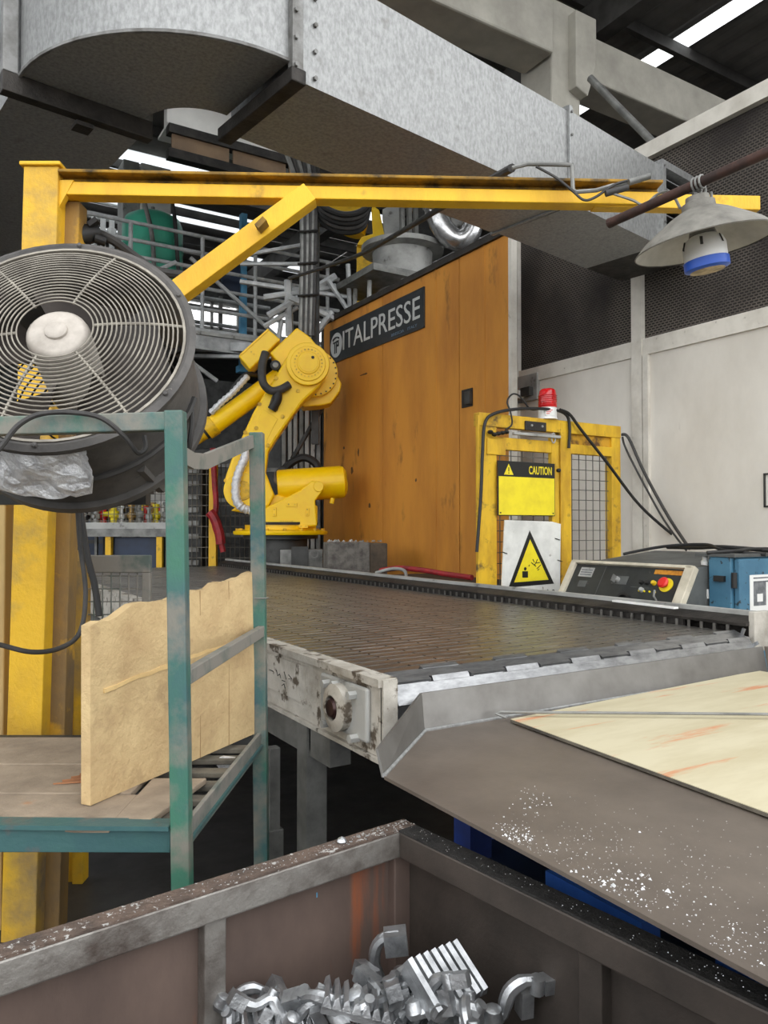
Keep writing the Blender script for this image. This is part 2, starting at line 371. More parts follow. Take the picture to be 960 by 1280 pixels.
# ---- partition wall on the right: white panels below, dark honeycomb screens above
XW = 4.9
wr = sroot('wall_right', 'white panelled partition with dark honeycomb screens above')
cols = [5.57, 4.11, 2.65, 1.19, -.27]
for i in range(len(cols)-1):
    y1, y0 = cols[i], cols[i+1]
    obj('panel', MB().box((XW,y0+.05,0),(XW+.04,y1-.05,2.88)), m_whitew, wr)
    obj('screen', MB().box((XW+.015,y0+.05,3.0),(XW+.06,y1-.05,4.42)), m_screen, wr)
for y in cols:
    obj('upright', MB().box((XW-.03,y-.05,0),(XW+.06,y+.05,4.42)), m_whitet, wr)
obj('mid_rail', MB().box((XW-.02,-.3,2.87),(XW+.06,5.6,3.0)), m_whitet, wr)
obj('top_rail', MB().box((XW-.04,-.3,4.42),(XW+.10,5.62,4.54)), m_whitet, wr)
obj('conduit', MB().box((XW-.03,4.0,0),(XW,4.05,2.87)), m_whitet, wr)
nf = MB(); 
for z in (1.64, 1.86): nf.box((XW-.01,2.93,z),(XW,3.06,z+.012))
for yy in (2.93, 3.05): nf.box((XW-.01,yy,1.64),(XW,yy+.012,1.872))
obj('notice_frame', nf, m_greydk, wr)
# ---- concrete frame behind the partition
YCB = 5.25
beam = thing('concrete_beam', (5.3,YCB,6.1), 'long concrete roof beam left of the corbelled column', 'beam')
obj('beam_body', MB().box((-3,YCB,6.02),(5.1,YCB+.42,6.55)), m_conc, beam, bevel=.02)
beam2 = thing('concrete_beam', (7,YCB+.1,6.2), 'short concrete roof beam right of the corbelled column', 'beam')
obj('beam_body', MB().box((5.55,YCB+.1,6.0),(9.2,YCB+.5,6.45)), m_conc, beam2, bevel=.02)
colm = thing('concrete_column', (5.32,YCB+.3,0), 'concrete column with angled corbel behind the duct', 'column')
obj('shaft', MB().box((5.12,YCB+.05,0),(5.5,YCB+.5,6.6)), m_conc, colm, bevel=.02)
obj('corbel', MB().prism([(5.5,YCB-.05,5.7),(5.62,YCB-.05,6.05),(5.62,YCB-.05,6.5),(5.34,YCB-.05,6.5),(5.34,YCB-.05,5.75)],(0,.5,0)), m_conc, colm, bevel=.01)
c2 = thing('concrete_column', P(190,300,12.35).xy.to_3d(), 'pale whitewashed column standing behind the green tank', 'column')
c2p = P(190,300,12.35); obj('shaft', MB().box((c2p.x-.24,c2p.y-.24,0),(c2p.x+.24,c2p.y+.24,ROOFZ-.2)), m_concl, c2, bevel=.02)
obj('casing', MB().box((c2p.x-.50,c2p.y-.2,0),(c2p.x-.26,c2p.y+.2,ROOFZ-.2)), m_greylt, c2)
b3 = thing('roof_brace', P(745,95,7.5), 'dark slanting pipe brace under the short concrete beam', 'brace')
obj('brace_tube', MB().tube([P(738,98,7.2), P(818,180,6.6)], .035, 10), m_grey, b3, smooth=True)

# ================================================================ GALVANISED DUCT
DA = math.radians(8.4); ex = V((math.cos(DA), math.sin(DA), 0)); ey = V((-math.sin(DA), math.cos(DA), 0))
DZ0, DZ1, DW = 3.46, 4.02, .60
dn = V((1.37,3.0,0))           # near side at the seam with the elbow
duct = thing('ventilation_duct', dn, 'large galvanised rectangular air duct with an elbow overhead', 'duct')
def dpt(s, t, z): q = dn + ex*s + ey*t; return V((q.x,q.y,z))
L1, L2 = 1.95, 2.98
t_ = .006
def duct_piece(a, b, z0a, z0b, z1a, z1b, mats=m_galv):
    hollow = MB()
    hollow.hexa([dpt(a,0,z0a),dpt(b,0,z0b),dpt(b,DW,z0b),dpt(a,DW,z0a),dpt(a,0,z1a),dpt(b,0,z1b),dpt(b,DW,z1b),dpt(a,DW,z1a)])
    return obj('duct_section', hollow, mats, duct)
duct_piece(.02, L1, DZ0, DZ0-.01, DZ1, DZ1-.01)
duct_piece(L1+.02, L2, DZ0, DZ0-.02, DZ1, DZ1-.02)
def flange(s, zz0, zz1, wd=.03, pr=.03, m=m_galvd):
    f = MB()
    f.hexa([dpt(s-wd,-pr,zz0-pr),dpt(s+wd,-pr,zz0-pr),dpt(s+wd,0,zz0-pr),dpt(s-wd,0,zz0-pr),dpt(s-wd,-pr,zz1+pr),dpt(s+wd,-pr,zz1+pr),dpt(s+wd,0,zz1+pr),dpt(s-wd,0,zz1+pr)])
    f.hexa([dpt(s-wd,0,zz0-pr),dpt(s+wd,0,zz0-pr),dpt(s+wd,DW+pr,zz0-pr),dpt(s-wd,DW+pr,zz0-pr),dpt(s-wd,0,zz0),dpt(s+wd,0,zz0),dpt(s+wd,DW+pr,zz0),dpt(s-wd,DW+pr,zz0)])
    f.hexa([dpt(s-wd,0,zz1),dpt(s+wd,0,zz1),dpt(s+wd,DW+pr,zz1),dpt(s-wd,DW+pr,zz1),dpt(s-wd,0,zz1+pr),dpt(s+wd,0,zz1+pr),dpt(s+wd,DW+pr,zz1+pr),dpt(s-wd,DW+pr,zz1+pr)])
    return obj('flange', f, m, duct, bevel=.003)
def bolt(p, n, r=.012, h=.012): obj('bolt', MB().cyl(p, V(p)+V(n)*h, r, n=6), m_galvd, duct)
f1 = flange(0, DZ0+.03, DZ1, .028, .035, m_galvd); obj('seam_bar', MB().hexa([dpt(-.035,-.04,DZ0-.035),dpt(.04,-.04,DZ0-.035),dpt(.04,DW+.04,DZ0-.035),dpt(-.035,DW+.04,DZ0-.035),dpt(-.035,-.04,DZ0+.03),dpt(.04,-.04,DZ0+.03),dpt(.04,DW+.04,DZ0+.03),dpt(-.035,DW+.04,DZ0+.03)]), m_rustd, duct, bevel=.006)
flange(L1+.01, DZ0, DZ1, .015, .02, m_galv)
for s in (-.012, .06):
    for z in (3.5, 3.62, 3.74, 3.86): bolt(dpt(s+.05*(s>0),-.001 if s>0 else -.035,z), -ey, .011)
for z in (3.5,3.68,3.86,4.0): bolt(dpt(L1+.01,-.02,z), -ey, .008)
# end section with a louvred outlet in its near side
L3 = L2+.46
obj('duct_section', MB().hexa([dpt(L2,.07,DZ0-.02),dpt(L3,.07,DZ0-.02),dpt(L3,DW,DZ0-.02),dpt(L2,DW,DZ0-.02),dpt(L2,.07,DZ1-.02),dpt(L3,.07,DZ1-.02),dpt(L3,DW,DZ1-.02),dpt(L2,DW,DZ1-.02)]), m_rustd, duct)  # dark colour stands in for the shade inside the louvred outlet
def gbar(s0,s1,z0,z1,t0=-.03,t1=.07): return [dpt(s0,t0,z0),dpt(s1,t0,z0),dpt(s1,t1,z0),dpt(s0,t1,z0),dpt(s0,t0,z1),dpt(s1,t0,z1),dpt(s1,t1,z1),dpt(s0,t1,z1)]
gf = MB()
for s0_, s1_ in ((L2-.01,L2+.035),(L3-.04,L3)): gf.hexa(gbar(s0_,s1_,DZ0-.05,DZ1+.01))
for z in (DZ0-.05, DZ1-.04): gf.hexa(gbar(L2+.035,L3-.04,z,z+.05))
gr = obj('grille_frame', gf, m_galv, duct)
for k in range(8):
    z = DZ0+.03+k*.062
    obj('louvre', MB().hexa([dpt(L2+.035,-.02,z-.02),dpt(L3-.04,-.02,z-.02),dpt(L3-.04,.04,z+.02),dpt(L2+.035,.04,z+.02),dpt(L2+.035,-.02,z-.014),dpt(L3-.04,-.02,z-.014),dpt(L3-.04,.04,z+.026),dpt(L2+.035,.04,z+.026)]), m_galv, gr)
for z in (DZ0-.02, 3.6, 3.78, DZ1-.03): bolt(dpt(L2+.012,-.03,z), -ey, .007)
# elbow turning away
RI, RO = .30, .87; EZ0 = DZ0+.07
ecv = dn - ex*.02 + ey*RO
NA = 18
def arc(r, k, z): a = math.pi/2*k/NA; q = ecv - ey*(r*math.cos(a)) - ex*(r*math.sin(a)); return V((q.x,q.y,z))
vs = []; fs = []
for k in range(NA+1): vs += [arc(RO,k,EZ0), arc(RO,k,DZ1), arc(RI,k,DZ1), arc(RI,k,EZ0)]
for k in range(NA):
    a = 4*k; fs += [(a,a+4,a+5,a+1),(a+1,a+5,a+6,a+2),(a+2,a+6,a+7,a+3),(a+3,a+7,a+4,a)]
fs += [(0,1,2,3), (4*NA,4*NA+3,4*NA+2,4*NA+1)]
elb = obj('elbow', MB().add(vs, fs), m_galv, duct, smooth=True)
obj('elbow_lip', MB().tube([arc(RO+.004,k,EZ0-.002) for k in range(NA+1)], .010, 6), m_galvd, elb, smooth=True)
# second leg, running away from the elbow
le = ecv - ex*RI
def lpt(s, t, z): q = le + ey*s - ex*t; return V((q.x,q.y,z))
obj('duct_section', MB().hexa([lpt(.03,0,DZ0),lpt(2.4,0,DZ0),lpt(2.4,DW,DZ0),lpt(.03,DW,DZ0),lpt(.03,0,DZ1),lpt(2.4,0,DZ1),lpt(2.4,DW,DZ1),lpt(.03,DW,DZ1)]), m_galv, duct)
pr = .045
def fbar(t0,t1,z0,z1,m): obj('flange', MB().hexa([lpt(-.01,t0,z0),lpt(.05,t0,z0),lpt(.05,t1,z0),lpt(-.01,t1,z0),lpt(-.01,t0,z1),lpt(.05,t0,z1),lpt(.05,t1,z1),lpt(-.01,t1,z1)]), m, duct, bevel=.004)
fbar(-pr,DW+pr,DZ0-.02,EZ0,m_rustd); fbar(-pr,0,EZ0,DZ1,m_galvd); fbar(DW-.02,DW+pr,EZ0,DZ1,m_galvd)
obj('clamp', MB().hexa([lpt(-.02,.25,DZ0-.07),lpt(.06,.25,DZ0-.07),lpt(.06,.33,DZ0-.07),lpt(-.02,.33,DZ0-.07),lpt(-.02,.25,DZ0-.05),lpt(.06,.25,DZ0-.05),lpt(.06,.33,DZ0-.05),lpt(-.02,.33,DZ0-.05)]), m_rustd, duct)
for s in (.1, .4):
    hg = MB()
    for t in (DW-.04,): hg.tube([dpt(s,t,DZ1), dpt(s,t,ROOFZ-.1)], .008, 6)
    obj('hanger_rod', hg, m_roofst, duct)

# ================================================================ CONVEYOR
BX0, BX1, BY0, BY1, BZ = 1.22, 3.02, 2.06, 8.7, 1.05
cv = thing('slat_conveyor', (2.1,5,0), 'wide steel slat conveyor running away towards the yellow robot', 'conveyor')
PIT = .0655; RN = .10
def slat_mesh():
    b = MB(); n = 12; w_ = (BX1-BX0)/n
    b.box((BX0,-PIT*.34,-.006),(BX1,PIT*.34,0))
    for k in range(n):          # knuckles alternate along both hinge edges
        sgn = 1 if k % 2 else -1
        x0 = BX0+k*w_+.004; x1 = BX0+(k+1)*w_-.004
        b.box((x0,sgn*PIT*.34,-.007),(x1,sgn*PIT*.62,.0015))
        b.box((x0+.01,-sgn*PIT*.34,-.006),(x1-.01,-sgn*PIT*.42,-.001))
    b.box((BX1-.006,-.007,-.004),(BX1,.007,.028))
    return b
sm = mesh_of(slat_mesh(), 'slat'); sm.materials.append(m_belt)
smn = sm.copy(); smn.materials.clear(); smn.materials.append(m_nose)  # nose slats are the same mesh in a lighter colour
Rinv = ROOTM[cv.name].inverted()
y = BY0
while y < BY1:
    share(sm, 'slat', cv, Rinv @ Matrix.Translation((0,y,BZ))); y += PIT
for k in range(1, 6):            # slats folding round the front sprocket
    a = PIT/RN*k
    yy = BY0-PIT*.5 - RN*math.sin(a-.3); zz = BZ-RN+RN*math.cos(a-.3)
    share(smn, 'slat', cv, Rinv @ Matrix.Translation((0,yy,zz)) @ Matrix.Rotation((a-.3), 4, 'X'))
obj('return_belt', MB().box((BX0,BY0,BZ-2*RN-.01),(BX1,BY1,BZ-2*RN)), m_greydk, cv)
obj('drive_drum', MB().cyl((BX0+.01,BY0-PIT*.5,BZ-RN),(BX1-.01,BY0-PIT*.5,BZ-RN),RN-.012,n=24), m_grey, cv, smooth=True)
# left side plate with bearing
sx0 = BX0-.05
sp = obj('side_plate', MB().prism([(sx0,1.93,BZ-.23),(sx0,1.93,BZ-.02),(sx0,8.7,BZ-.02),(sx0,8.7,BZ-.2)],(.012,0,0)), m_flaky, cv)
obj('top_lip', MB().box((sx0-.012,1.93,BZ-.022),(BX0+.004,8.7,BZ+.002)), m_flaky, sp)
obj('end_lip', MB().box((sx0,1.92,BZ-.24),(sx0+.05,1.935,BZ-.0)), m_flaky, sp)
obj('bottom_lip', MB().prism([(sx0-.012,1.93,BZ-.245),(sx0+.05,1.93,BZ-.245),(sx0+.05,1.93,BZ-.232),(sx0-.012,1.93,BZ-.232)],(0,6.77,.03)), m_flaky, sp)
obj('name_plate', MB().box((sx0-.006,2.45,BZ-.17),(sx0,2.85,BZ-.04)), m_flaky, sp)
bp = obj('bearing_plate', MB().box((sx0-.018,1.99,BZ-.20),(sx0,2.30,BZ-.035)), m_greylt, sp, bevel=.008)
bx = V((sx0, 2.15, BZ-.12))
Mx = basis(V((0,1,0)), V((0,0,1)), V((-1,0,0)), bx) if False else basis(V((0,0,1)), V((0,1,0)), V((-1,0,0)), bx)
obj('bearing_housing', MB().ring([(.075,.015),(.075,.045),(.045,.055),(.040,.055),(.040,.015)], Mx, 28), m_flaky, bp, smooth=True)
obj('shaft_end', MB().lathe([(.034,.01),(.034,.05),(.026,.06),(.012,.062),(.0,.062)], Mx, 24), mat('oily_shaft', S(70,46,44), S(40,30,28), .35, .5), bp, smooth=True)
for (dy,dz) in ((.085,.06),(.02,.068),(-.09,.055),(-.10,-.075),(.085,-.07)):
    c = bx+V((0,dy,dz)); obj('bolt', MB().cyl(c+V((-.012,0,0)), c+V((-.045,0,0)), .014, n=6), m_greylt, bp)
gsc = MB()    # hand-written scrawl on the plate
for pts in ([(2.76,.10),(2.72,.10)], [(2.69,.11),(2.68,.09),(2.66,.10),(2.65,.085)], [(2.62,.115),(2.60,.09)], [(2.64,.08),(2.61,.08)], [(2.58,.11),(2.55,.10),(2.58,.095)], [(2.64,.06),(2.62,.07),(2.61,.055)]):
    gsc.tube([(sx0-.0065, yy, BZ-.20+zz) for yy,zz in pts], .0018, 4)
obj('handwriting', gsc, m_sigk, sp)
# right guard rail
gx = BX1+.03
gu = obj('side_guard', MB().prism([(BX1+.004,1.98,BZ+.04),(gx+.075,1.98,BZ+.07),(gx+.085,1.98,BZ+.04),(gx+.085,1.98,BZ-.22),(gx+.07,1.98,BZ-.22),(gx+.07,1.98,BZ+.035),(BX1+.006,1.98,BZ+.028)],(0,6.75,0)), m_rustd, cv)
obj('guard_lip', MB().box((gx+.06,1.98,BZ+.065),(gx+.1,8.73,BZ+.085)), m_greylt, gu)
obj('wear_strip', MB().box((BX1+.012,2.3,BZ-.05),(BX1+.03,8.7,BZ+.03)), m_trimdk, gu)
ep = obj('end_plate', MB().box((gx+.0,1.955,BZ-.08),(gx+.115,1.985,BZ+.09)), m_flaky, gu, bevel=.004)
for yy in (2.5, 5.2, 8.2):
    for xx in (sx0+.05, gx+.03):
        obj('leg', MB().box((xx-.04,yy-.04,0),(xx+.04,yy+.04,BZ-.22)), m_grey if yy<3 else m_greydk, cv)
    obj('cross_beam', MB().box((sx0+.02,yy-.05,BZ-.34),(gx+.06,yy+.05,BZ-.24)), m_greydk, cv)
obj('skid_beam', MB().box((sx0+.02,2.3,BZ-.36),(sx0+.1,8.5,BZ-.25)), m_grey, cv)

# ================================================================ TRAY, PLYWOOD, ROD
TZ = .90
tr = thing('discharge_tray', (1.9,1.2,0), 'brown-grey sheet steel discharge tray below the conveyor end', 'tray')
TX0, TX1, TYB, TYF = .965, 3.0, 1.865, .10
tk = .008
poly = [(TX0,TYF,TZ),(TX1,TYF,TZ),(TX1,TYB,TZ),(1.28,TYB,TZ),(TX0,1.58,TZ)]
pan = obj('pan', MB().prism(poly, (0,0,-tk)), m_sheet, tr)
fh = .105
fb = MB(); o_ = .03
fb.hexa([(1.28,TYB,TZ-.004),(TX1,TYB,TZ-.004),(TX1,TYB+.006,TZ-.004),(1.28,TYB+.006,TZ-.004),(1.29,TYB+o_,TZ+fh),(TX1+.01,TYB+o_,TZ+fh),(TX1+.01,TYB+o_+.006,TZ+fh),(1.29,TYB+o_+.006,TZ+fh)])
obj('back_flange', fb, m_flange, tr)
fl = MB()
fl.hexa([(TX0,1.58,TZ-.004),(1.28,TYB,TZ-.004),(1.276,TYB+.006,TZ-.004),(TX0-.004,1.586,TZ-.004),(TX0-.005,1.60,TZ+.06),(1.29,TYB+o_,TZ+fh),(1.286,TYB+o_+.006,TZ+fh),(TX0-.009,1.606,TZ+.06)])
obj('corner_flange', fl, m_flange, tr)
obj('right_flange', MB().hexa([(TX1,TYF,TZ-.004),(TX1+.006,TYF,TZ-.004),(TX1+.006,TYB,TZ-.004),(TX1,TYB,TZ-.004),(TX1+.02,TYF,TZ+fh),(TX1+.026,TYF,TZ+fh),(TX1+.026,TYB+o_,TZ+fh),(TX1+.02,TYB+o_,TZ+fh)]), m_sheet, tr)
obj('weld_bead', MB().tube([(TX0,1.58,TZ+.002),(1.28,TYB-.002,TZ+.002),(2.1,TYB-.002,TZ+.003),(TX1-.003,TYB-.002,TZ+.002),(TX1-.003,1.5,TZ+.002)], .006, 6), m_galv, tr, smooth=True)
obj('foil_scrap', MB().prism([P(565,863,2.42)+V((0,-.01,.004)) + CR*a + CU*b for a,b in ((-.02,.0),(-.005,-.012),(.014,-.008),(.02,.004),(.004,.010))],(0,.004,0)), m_foil, tr)
for xx in (1.25, 2.7):
    for yy in (.35, 1.6): obj('leg', MB().box((xx-.035,yy-.035,0),(xx+.035,yy+.035,TZ-.06)), m_bluedk, tr)
for yy in (.35, 1.6): obj('support_beam', MB().box((1.1,yy-.035,TZ-.07),(2.95,yy+.035,TZ-.009)), m_greydk, tr)
pw = thing('plywood_sheet', (2.2,1.1,TZ), 'pale plywood sheet with rusty smears lying on the steel tray', 'board')
pwp = [(1.555,1.80,TZ+.004),(2.95,1.878,TZ+.004),(2.95,.30,TZ+.004),(1.455,.30,TZ+.004)]
obj('veneer', MB().prism(pwp[::-1], (0,0,.010)), m_ply, pw)
edg = MB()
for i in range(4):
    a, b = V(pwp[i]), V(pwp[(i+1)%4]); edg.bar(a+V((0,0,.0045)), b+V((0,0,.0045)), .003, .0075)
obj('ply_edge', edg, m_slatw, pw)
q0 = onZ(622,893,TZ+.022); q1 = onZ(985,893,TZ+.03)
rod = obj('steel_rod', MB().tube([q0+V((.01,-.03,-.005)), q0+V((-.01,-.005,.004)), q0+V((.01,0,.006)), q1], .0045, 8), m_grey, smooth=True)
tag(rod, 'thin hooked steel rod lying across the plywood sheet', 'rod')
# chips scattered on the tray
ch = MB()
def chips(px, py, sx, sy, n, s0, s1):
    for _ in range(n):
        q = onZ(random.gauss(px, sx), random.gauss(py, sy), TZ)
        if q.x < TX0+.01 or q.x > 1.46 or q.y > 1.5 or q.y < .15: continue
        s = random.uniform(s0, s1)*(1 if random.random() < .9 else 2.2); a = random.uniform(0, 6.28)
        c = [q+V((s*math.cos(a+t)*random.uniform(.5,1), s*math.sin(a+t)*random.uniform(.5,1), .0002)) for t in (0,2.1,4.2)]
        ch.add(c+[q+V((0,0,s*.7))], [(0,1,3),(1,2,3),(2,0,3),(2,1,0)])
chips(642,1045,14,10,150,.0008,.0028); chips(668,1000,12,10,40,.0008,.003); chips(755,1112,28,16,160,.0008,.003)
chips(720,1070,60,35,260,.0006,.0016); chips(830,1110,70,45,320,.0006,.0018); chips(780,1120,30,15,30,.002,.004); chips(920,1190,40,30,220,.0006,.002); chips(660,1075,40,20,150,.0006,.0016)
co = obj('aluminium_chips', ch, m_chip); co['kind'] = 'stuff'; tag(co, 'bright aluminium chips scattered along the tray edge', 'chips')

# ================================================================ SCRAP BIN
BRZ = .82
bc = RD(.045, 1.79); e1 = (CR*.625 - FH*.78).normalized(); e2 = (-CR*.783 - FH*.622).normalized()
def bp_(s, t, z): q = bc + e1*s + e2*t; return V((q.x,q.y,z))
bn = thing('scrap_bin', bp_(.6,.5,0), 'open rusty steel scrap bin in the foreground', 'bin')
LB1, LB2, BF = 1.25, 1.10, .22
def bbox(s0,s1,t0,t1,z0,z1): 
    return MB().hexa([bp_(s0,t0,z0),bp_(s1,t0,z0),bp_(s1,t1,z0),bp_(s0,t1,z0),bp_(s0,t0,z1),bp_(s1,t0,z1),bp_(s1,t1,z1),bp_(s0,t1,z1)])
obj('wall_plate', bbox(0,.006,0,LB2,BF,BRZ-.005), m_bin, bn)
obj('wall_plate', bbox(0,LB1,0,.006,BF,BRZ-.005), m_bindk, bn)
obj('wall_plate', bbox(LB1-.006,LB1,0,LB2,BF,BRZ-.005), m_bin, bn)
obj('wall_plate', bbox(0,LB1,LB2-.006,LB2,BF,BRZ-.005), m_bin, bn)
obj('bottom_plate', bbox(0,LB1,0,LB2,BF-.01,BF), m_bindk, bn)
def rim(name, s0,s1,t0,t1, mt, ms, inner):
    r = obj(name, bbox(s0,s1,t0,t1,BRZ-.062,BRZ-.004), ms, bn, bevel=.004)
    obj('rim_top', bbox(s0,s1,t0,t1,BRZ-.004,BRZ+.001), mt, r)
rim('rim', 0,.045,0,LB2, m_rimtopl, m_binr, 0)
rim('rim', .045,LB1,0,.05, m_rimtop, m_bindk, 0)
rim('rim', LB1-.045,LB1,.05,LB2, m_rimtopl, m_binr, 0)
rim('rim', .045,LB1-.045,LB2-.045,LB2, m_rimtopl, m_binr, 0)
for t in (.47, .98): obj('stiffener', bbox(.004,.035,t,t+.045,BF,BRZ-.06), m_binr, bn, bevel=.003)
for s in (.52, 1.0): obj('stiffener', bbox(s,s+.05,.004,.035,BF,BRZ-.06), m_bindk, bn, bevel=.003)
obj('corner_post', bbox(.004,.03,.004,.05,BF,BRZ-.06), m_bin, bn, bevel=.003)
for s in (.08, LB1-.14):
    for t in (.08, LB2-.14): obj('foot', bbox(s,s+.06,t,t+.06,0,BF-.01), m_bindk, bn)
gr_ = MB()       # grit and weld spatter on the rim
for _ in range(300):
    if random.random() < .6: s, t = random.uniform(.004,.04), abs(random.gauss(0,.35))
    else: s, t = random.uniform(.05, 1.1), random.uniform(.004,.045)
    if t > LB2: continue
    q = bp_(s,t,BRZ+.001); k = random.uniform(.0006,.0018)*(1.8 if t<.2 and s<.05 else 1)
    gr_.add([q+V((k,0,0)),q+V((-k*.6,k*.8,0)),q+V((-k*.5,-k*.9,0)),q+V((0,0,k*.9))], [(0,1,3),(1,2,3),(2,0,3),(2,1,0)])
q = bp_(.02,.19,BRZ+.004); gr_.lathe([(.0,.010),(.008,.006),(.011,0),(.008,-.004)], Matrix.Translation(q), 10)
g_ = obj('spatter', gr_, m_castb, bn); g_['kind'] = 'stuff'
pc = MB()
for (px,py) in ((372,1122),(387,1098)):
    q = onX(px,py,1) if False else None
for (t,dz) in ((.245,.10),(.215,.075)):
    q = bp_(.0065,t,BRZ-dz); pc.box((-.0012,-.0012,-.005),(.0012,.0012,.005), Matrix.Translation(q))
obj('paint_mark', pc, m_ltblue, bn)

# ---- castings in the bin
def casting_bracket():
    b = MB()
    b.tube(smooth_path([(-.07,0,.015),(-.03,0,.02),(0,.012,.045),(.03,.0,.03),(.065,-.01,.018)],4), [.014]*4+[.012]*4+[.015]*4+[.013]*5, 8)
    b.box((-.085,-.02,0),(-.05,.02,.028)); b.cyl((.065,-.03,.018),(.065,.02,.018),.019,n=12); b.box((-.01,-.012,0),(.015,.03,.03))
    b.cyl((0,.012,.04),(0,.012,.065),.012,n=10)
    return b
def casting_finned():
    b = MB(); b.box((-.07,-.045,0),(.07,.045,.016))
    for k in range(7):
        x = -.07+k*.02
        b.hexa([(x,-.05,.014),(x+.019,-.05,.014),(x+.019,.05,.014),(x,.05,.014),(x+.001,-.048,.030),(x+.008,-.048,.036),(x+.008,.048,.036),(x+.001,.048,.030)])
    return b
def casting_hook():
    b = MB(); b.tube(smooth_path([(0,0,0),(.005,0,.05),(-.004,0,.10),(.012,0,.135),(.05,0,.14)],4), [.010]*8+[.012]*9, 8)
    b.box((.02,-.022,.11),(.065,.022,.15)); b.box((-.02,-.02,-.005),(.035,.02,.02)); b.cyl((.045,0,.02),(.045,0,.075),.015,n=10); b.box((.0,-.012,.02),(.05,.012,.035))
    return b
def casting_knuckle():
    b = MB(); b.tube(smooth_path([(-.06,0,.012),(-.035,.01,.014),(-.02,.015,.05),(.01,.01,.07),(.045,0,.065)],4), [.012]*6+[.014]*6+[.011]*5, 8)
    b.cyl((.03,0,.08),(.03,0,.05),.014,n=10); b.lathe([(.0,.03),(.016,.022),(.02,.0),(.012,-.012)], Matrix.Translation((-.06,0,.014)), 10); b.box((.04,-.014,.05),(.075,.014,.078))
    b.box((0,.0,0),(.025,.03,.05))
    return b
cm = [mesh_of(f(), n, smooth=True) for f, n in ((casting_bracket,'casting_bracket'),(casting_finned,'casting_finned'),(casting_hook,'casting_hook'),(casting_knuckle,'casting_knuckle'))]
for m_ in cm: m_.materials.append(m_cast)
def put_cast(k, p, rx, ry, rz, label, name, group='aluminium castings in the scrap bin', s=1):
    o = bpy.data.objects.new(name, cm[k]); COL.objects.link(o)
    o.matrix_world = Matrix.Translation(p) @ Matrix.Rotation(rz,4,'Z') @ Matrix.Rotation(ry,4,'Y') @ Matrix.Rotation(rx,4,'X') @ Matrix.Scale(s,4)
    return tag(o, label, 'casting', group)
AIR = YAW
put_cast(2, P(478,1262,1.58), 0, -.12, AIR, 'tall hooked aluminium casting standing upright by the bin corner', 'aluminium_casting', s=1.05)
put_cast(1, P(552,1230,1.44), .6, .1, AIR+.75, 'bright finned aluminium block tilted on the casting heap', 'aluminium_casting', s=1.05)
put_cast(3, P(652,1276,1.42), .1, 0, AIR+.3, 'lone knuckle shaped casting against the dark bin side', 'aluminium_casting')
put_cast(1, P(352,1288,1.38), .5, -.15, AIR+.25, 'finned aluminium block at the left of the casting heap', 'aluminium_casting', s=.9)
put_cast(0, P(520,1262,1.44), 0, -.3, AIR+.4, 'aluminium bracket lying in front of the tilted finned block', 'aluminium_casting', s=1.15)
put_cast(3, P(465,1275,1.46), .3, 0, AIR+2.2, 'knuckle casting below the tall hooked casting', 'aluminium_casting', s=1.0)
for k in range(22):
    put_cast((0,3,0,3,0,1)[k%6], P(292+k*14+random.uniform(-6,6), 1280+random.uniform(-8,14)-(10 if 8<k<17 else 0), 1.40+random.uniform(-.05,.06)), random.uniform(-.7,.7), random.uniform(-.6,.6), random.uniform(0,6.28), 'loose aluminium casting in the heap inside the scrap bin', 'aluminium_casting', s=random.uniform(.75,1.0))
hp = bp_(.30,.25,0)
for k in range(26):
    a = random.uniform(0,6.28); r = random.uniform(.0,.26)
    c = hp + V((r*math.cos(a), r*math.sin(a), 0)); z = BF+.02+max(0,(.26-r*.5))*random.uniform(.1,1.0)
    put_cast(random.choice([0,0,3,3,1,2]), V((c.x,c.y,z)), random.uniform(-1,1), random.uniform(-1,1), random.uniform(0,6.28), 'loose aluminium casting in the heap inside the scrap bin', 'aluminium_casting', s=random.uniform(.8,1.05))

# ================================================================ GREEN RACK
rk = thing('steel_rack', RD(-1.0,2.1), 'green painted steel rack carrying the big fan', 'rack')
DF, DB = 1.73, 2.50
SZ = .815                        # shelf height
def post(name, top, bot, w_, m):
    d = (bot-top).normalized(); bot = top + d*((top.z)/(-d.z)); return obj(name, MB().bar(top, bot, w_, w_, up=FH), m, rk, bevel=.003)
fr_t, fr_b = P(216,514,DF), P(228,1100,DF)
fr_t = fr_t + CR*.006
post('post', fr_t, fr_b, .042, m_green)
br_t, br_b = P(321,541,DB), P(327,1070,DB)
post('post', br_t, br_b, .045, m_green)
fl_t = RD(-1.62, DF-.02, fr_t.z-.02); bl_t = RD(-1.62, DB, br_t.z)
post('post', fl_t, V((fl_t.x,fl_t.y,0)), .042, m_green); post('post', bl_t, V((bl_t.x,bl_t.y,0)), .042, m_green)
obj('top_rail', MB().bar(RD(-1.62,DF,P(0,539,DF).z-.01), P(222,527,DF), .036, .042), m_green, rk, bevel=.003)
obj('front_rail', MB().bar(RD(-1.64,DF-.03,P(0,1035,DF).z+.0), P(214,1047,DF), .012, .064), m_greenb, rk, bevel=.002)
obj('front_rail_ledge', MB().bar(RD(-1.64,DF,P(0,1022,DF).z), P(214,1031,DF), .05, .010), m_greenb, rk)
s0, s1 = P(233,1043,DF+.02), P(326,925,DB)
obj('side_rail', MB().bar(s0, s1, .012, .062), m_greyrail, rk, bevel=.002)
obj('side_rail_ledge', MB().bar(s0+V((0,0,-.012))-CR*.012, s1+V((0,0,-.012))-CR*.012, .05, .008), m_greenb, rk)
obj('back_rail', MB().bar(RD(-1.62,DB,SZ-.02), br_t.xy.to_3d()+V((0,0,SZ-.02)), .03, .05), m_greydk, rk)
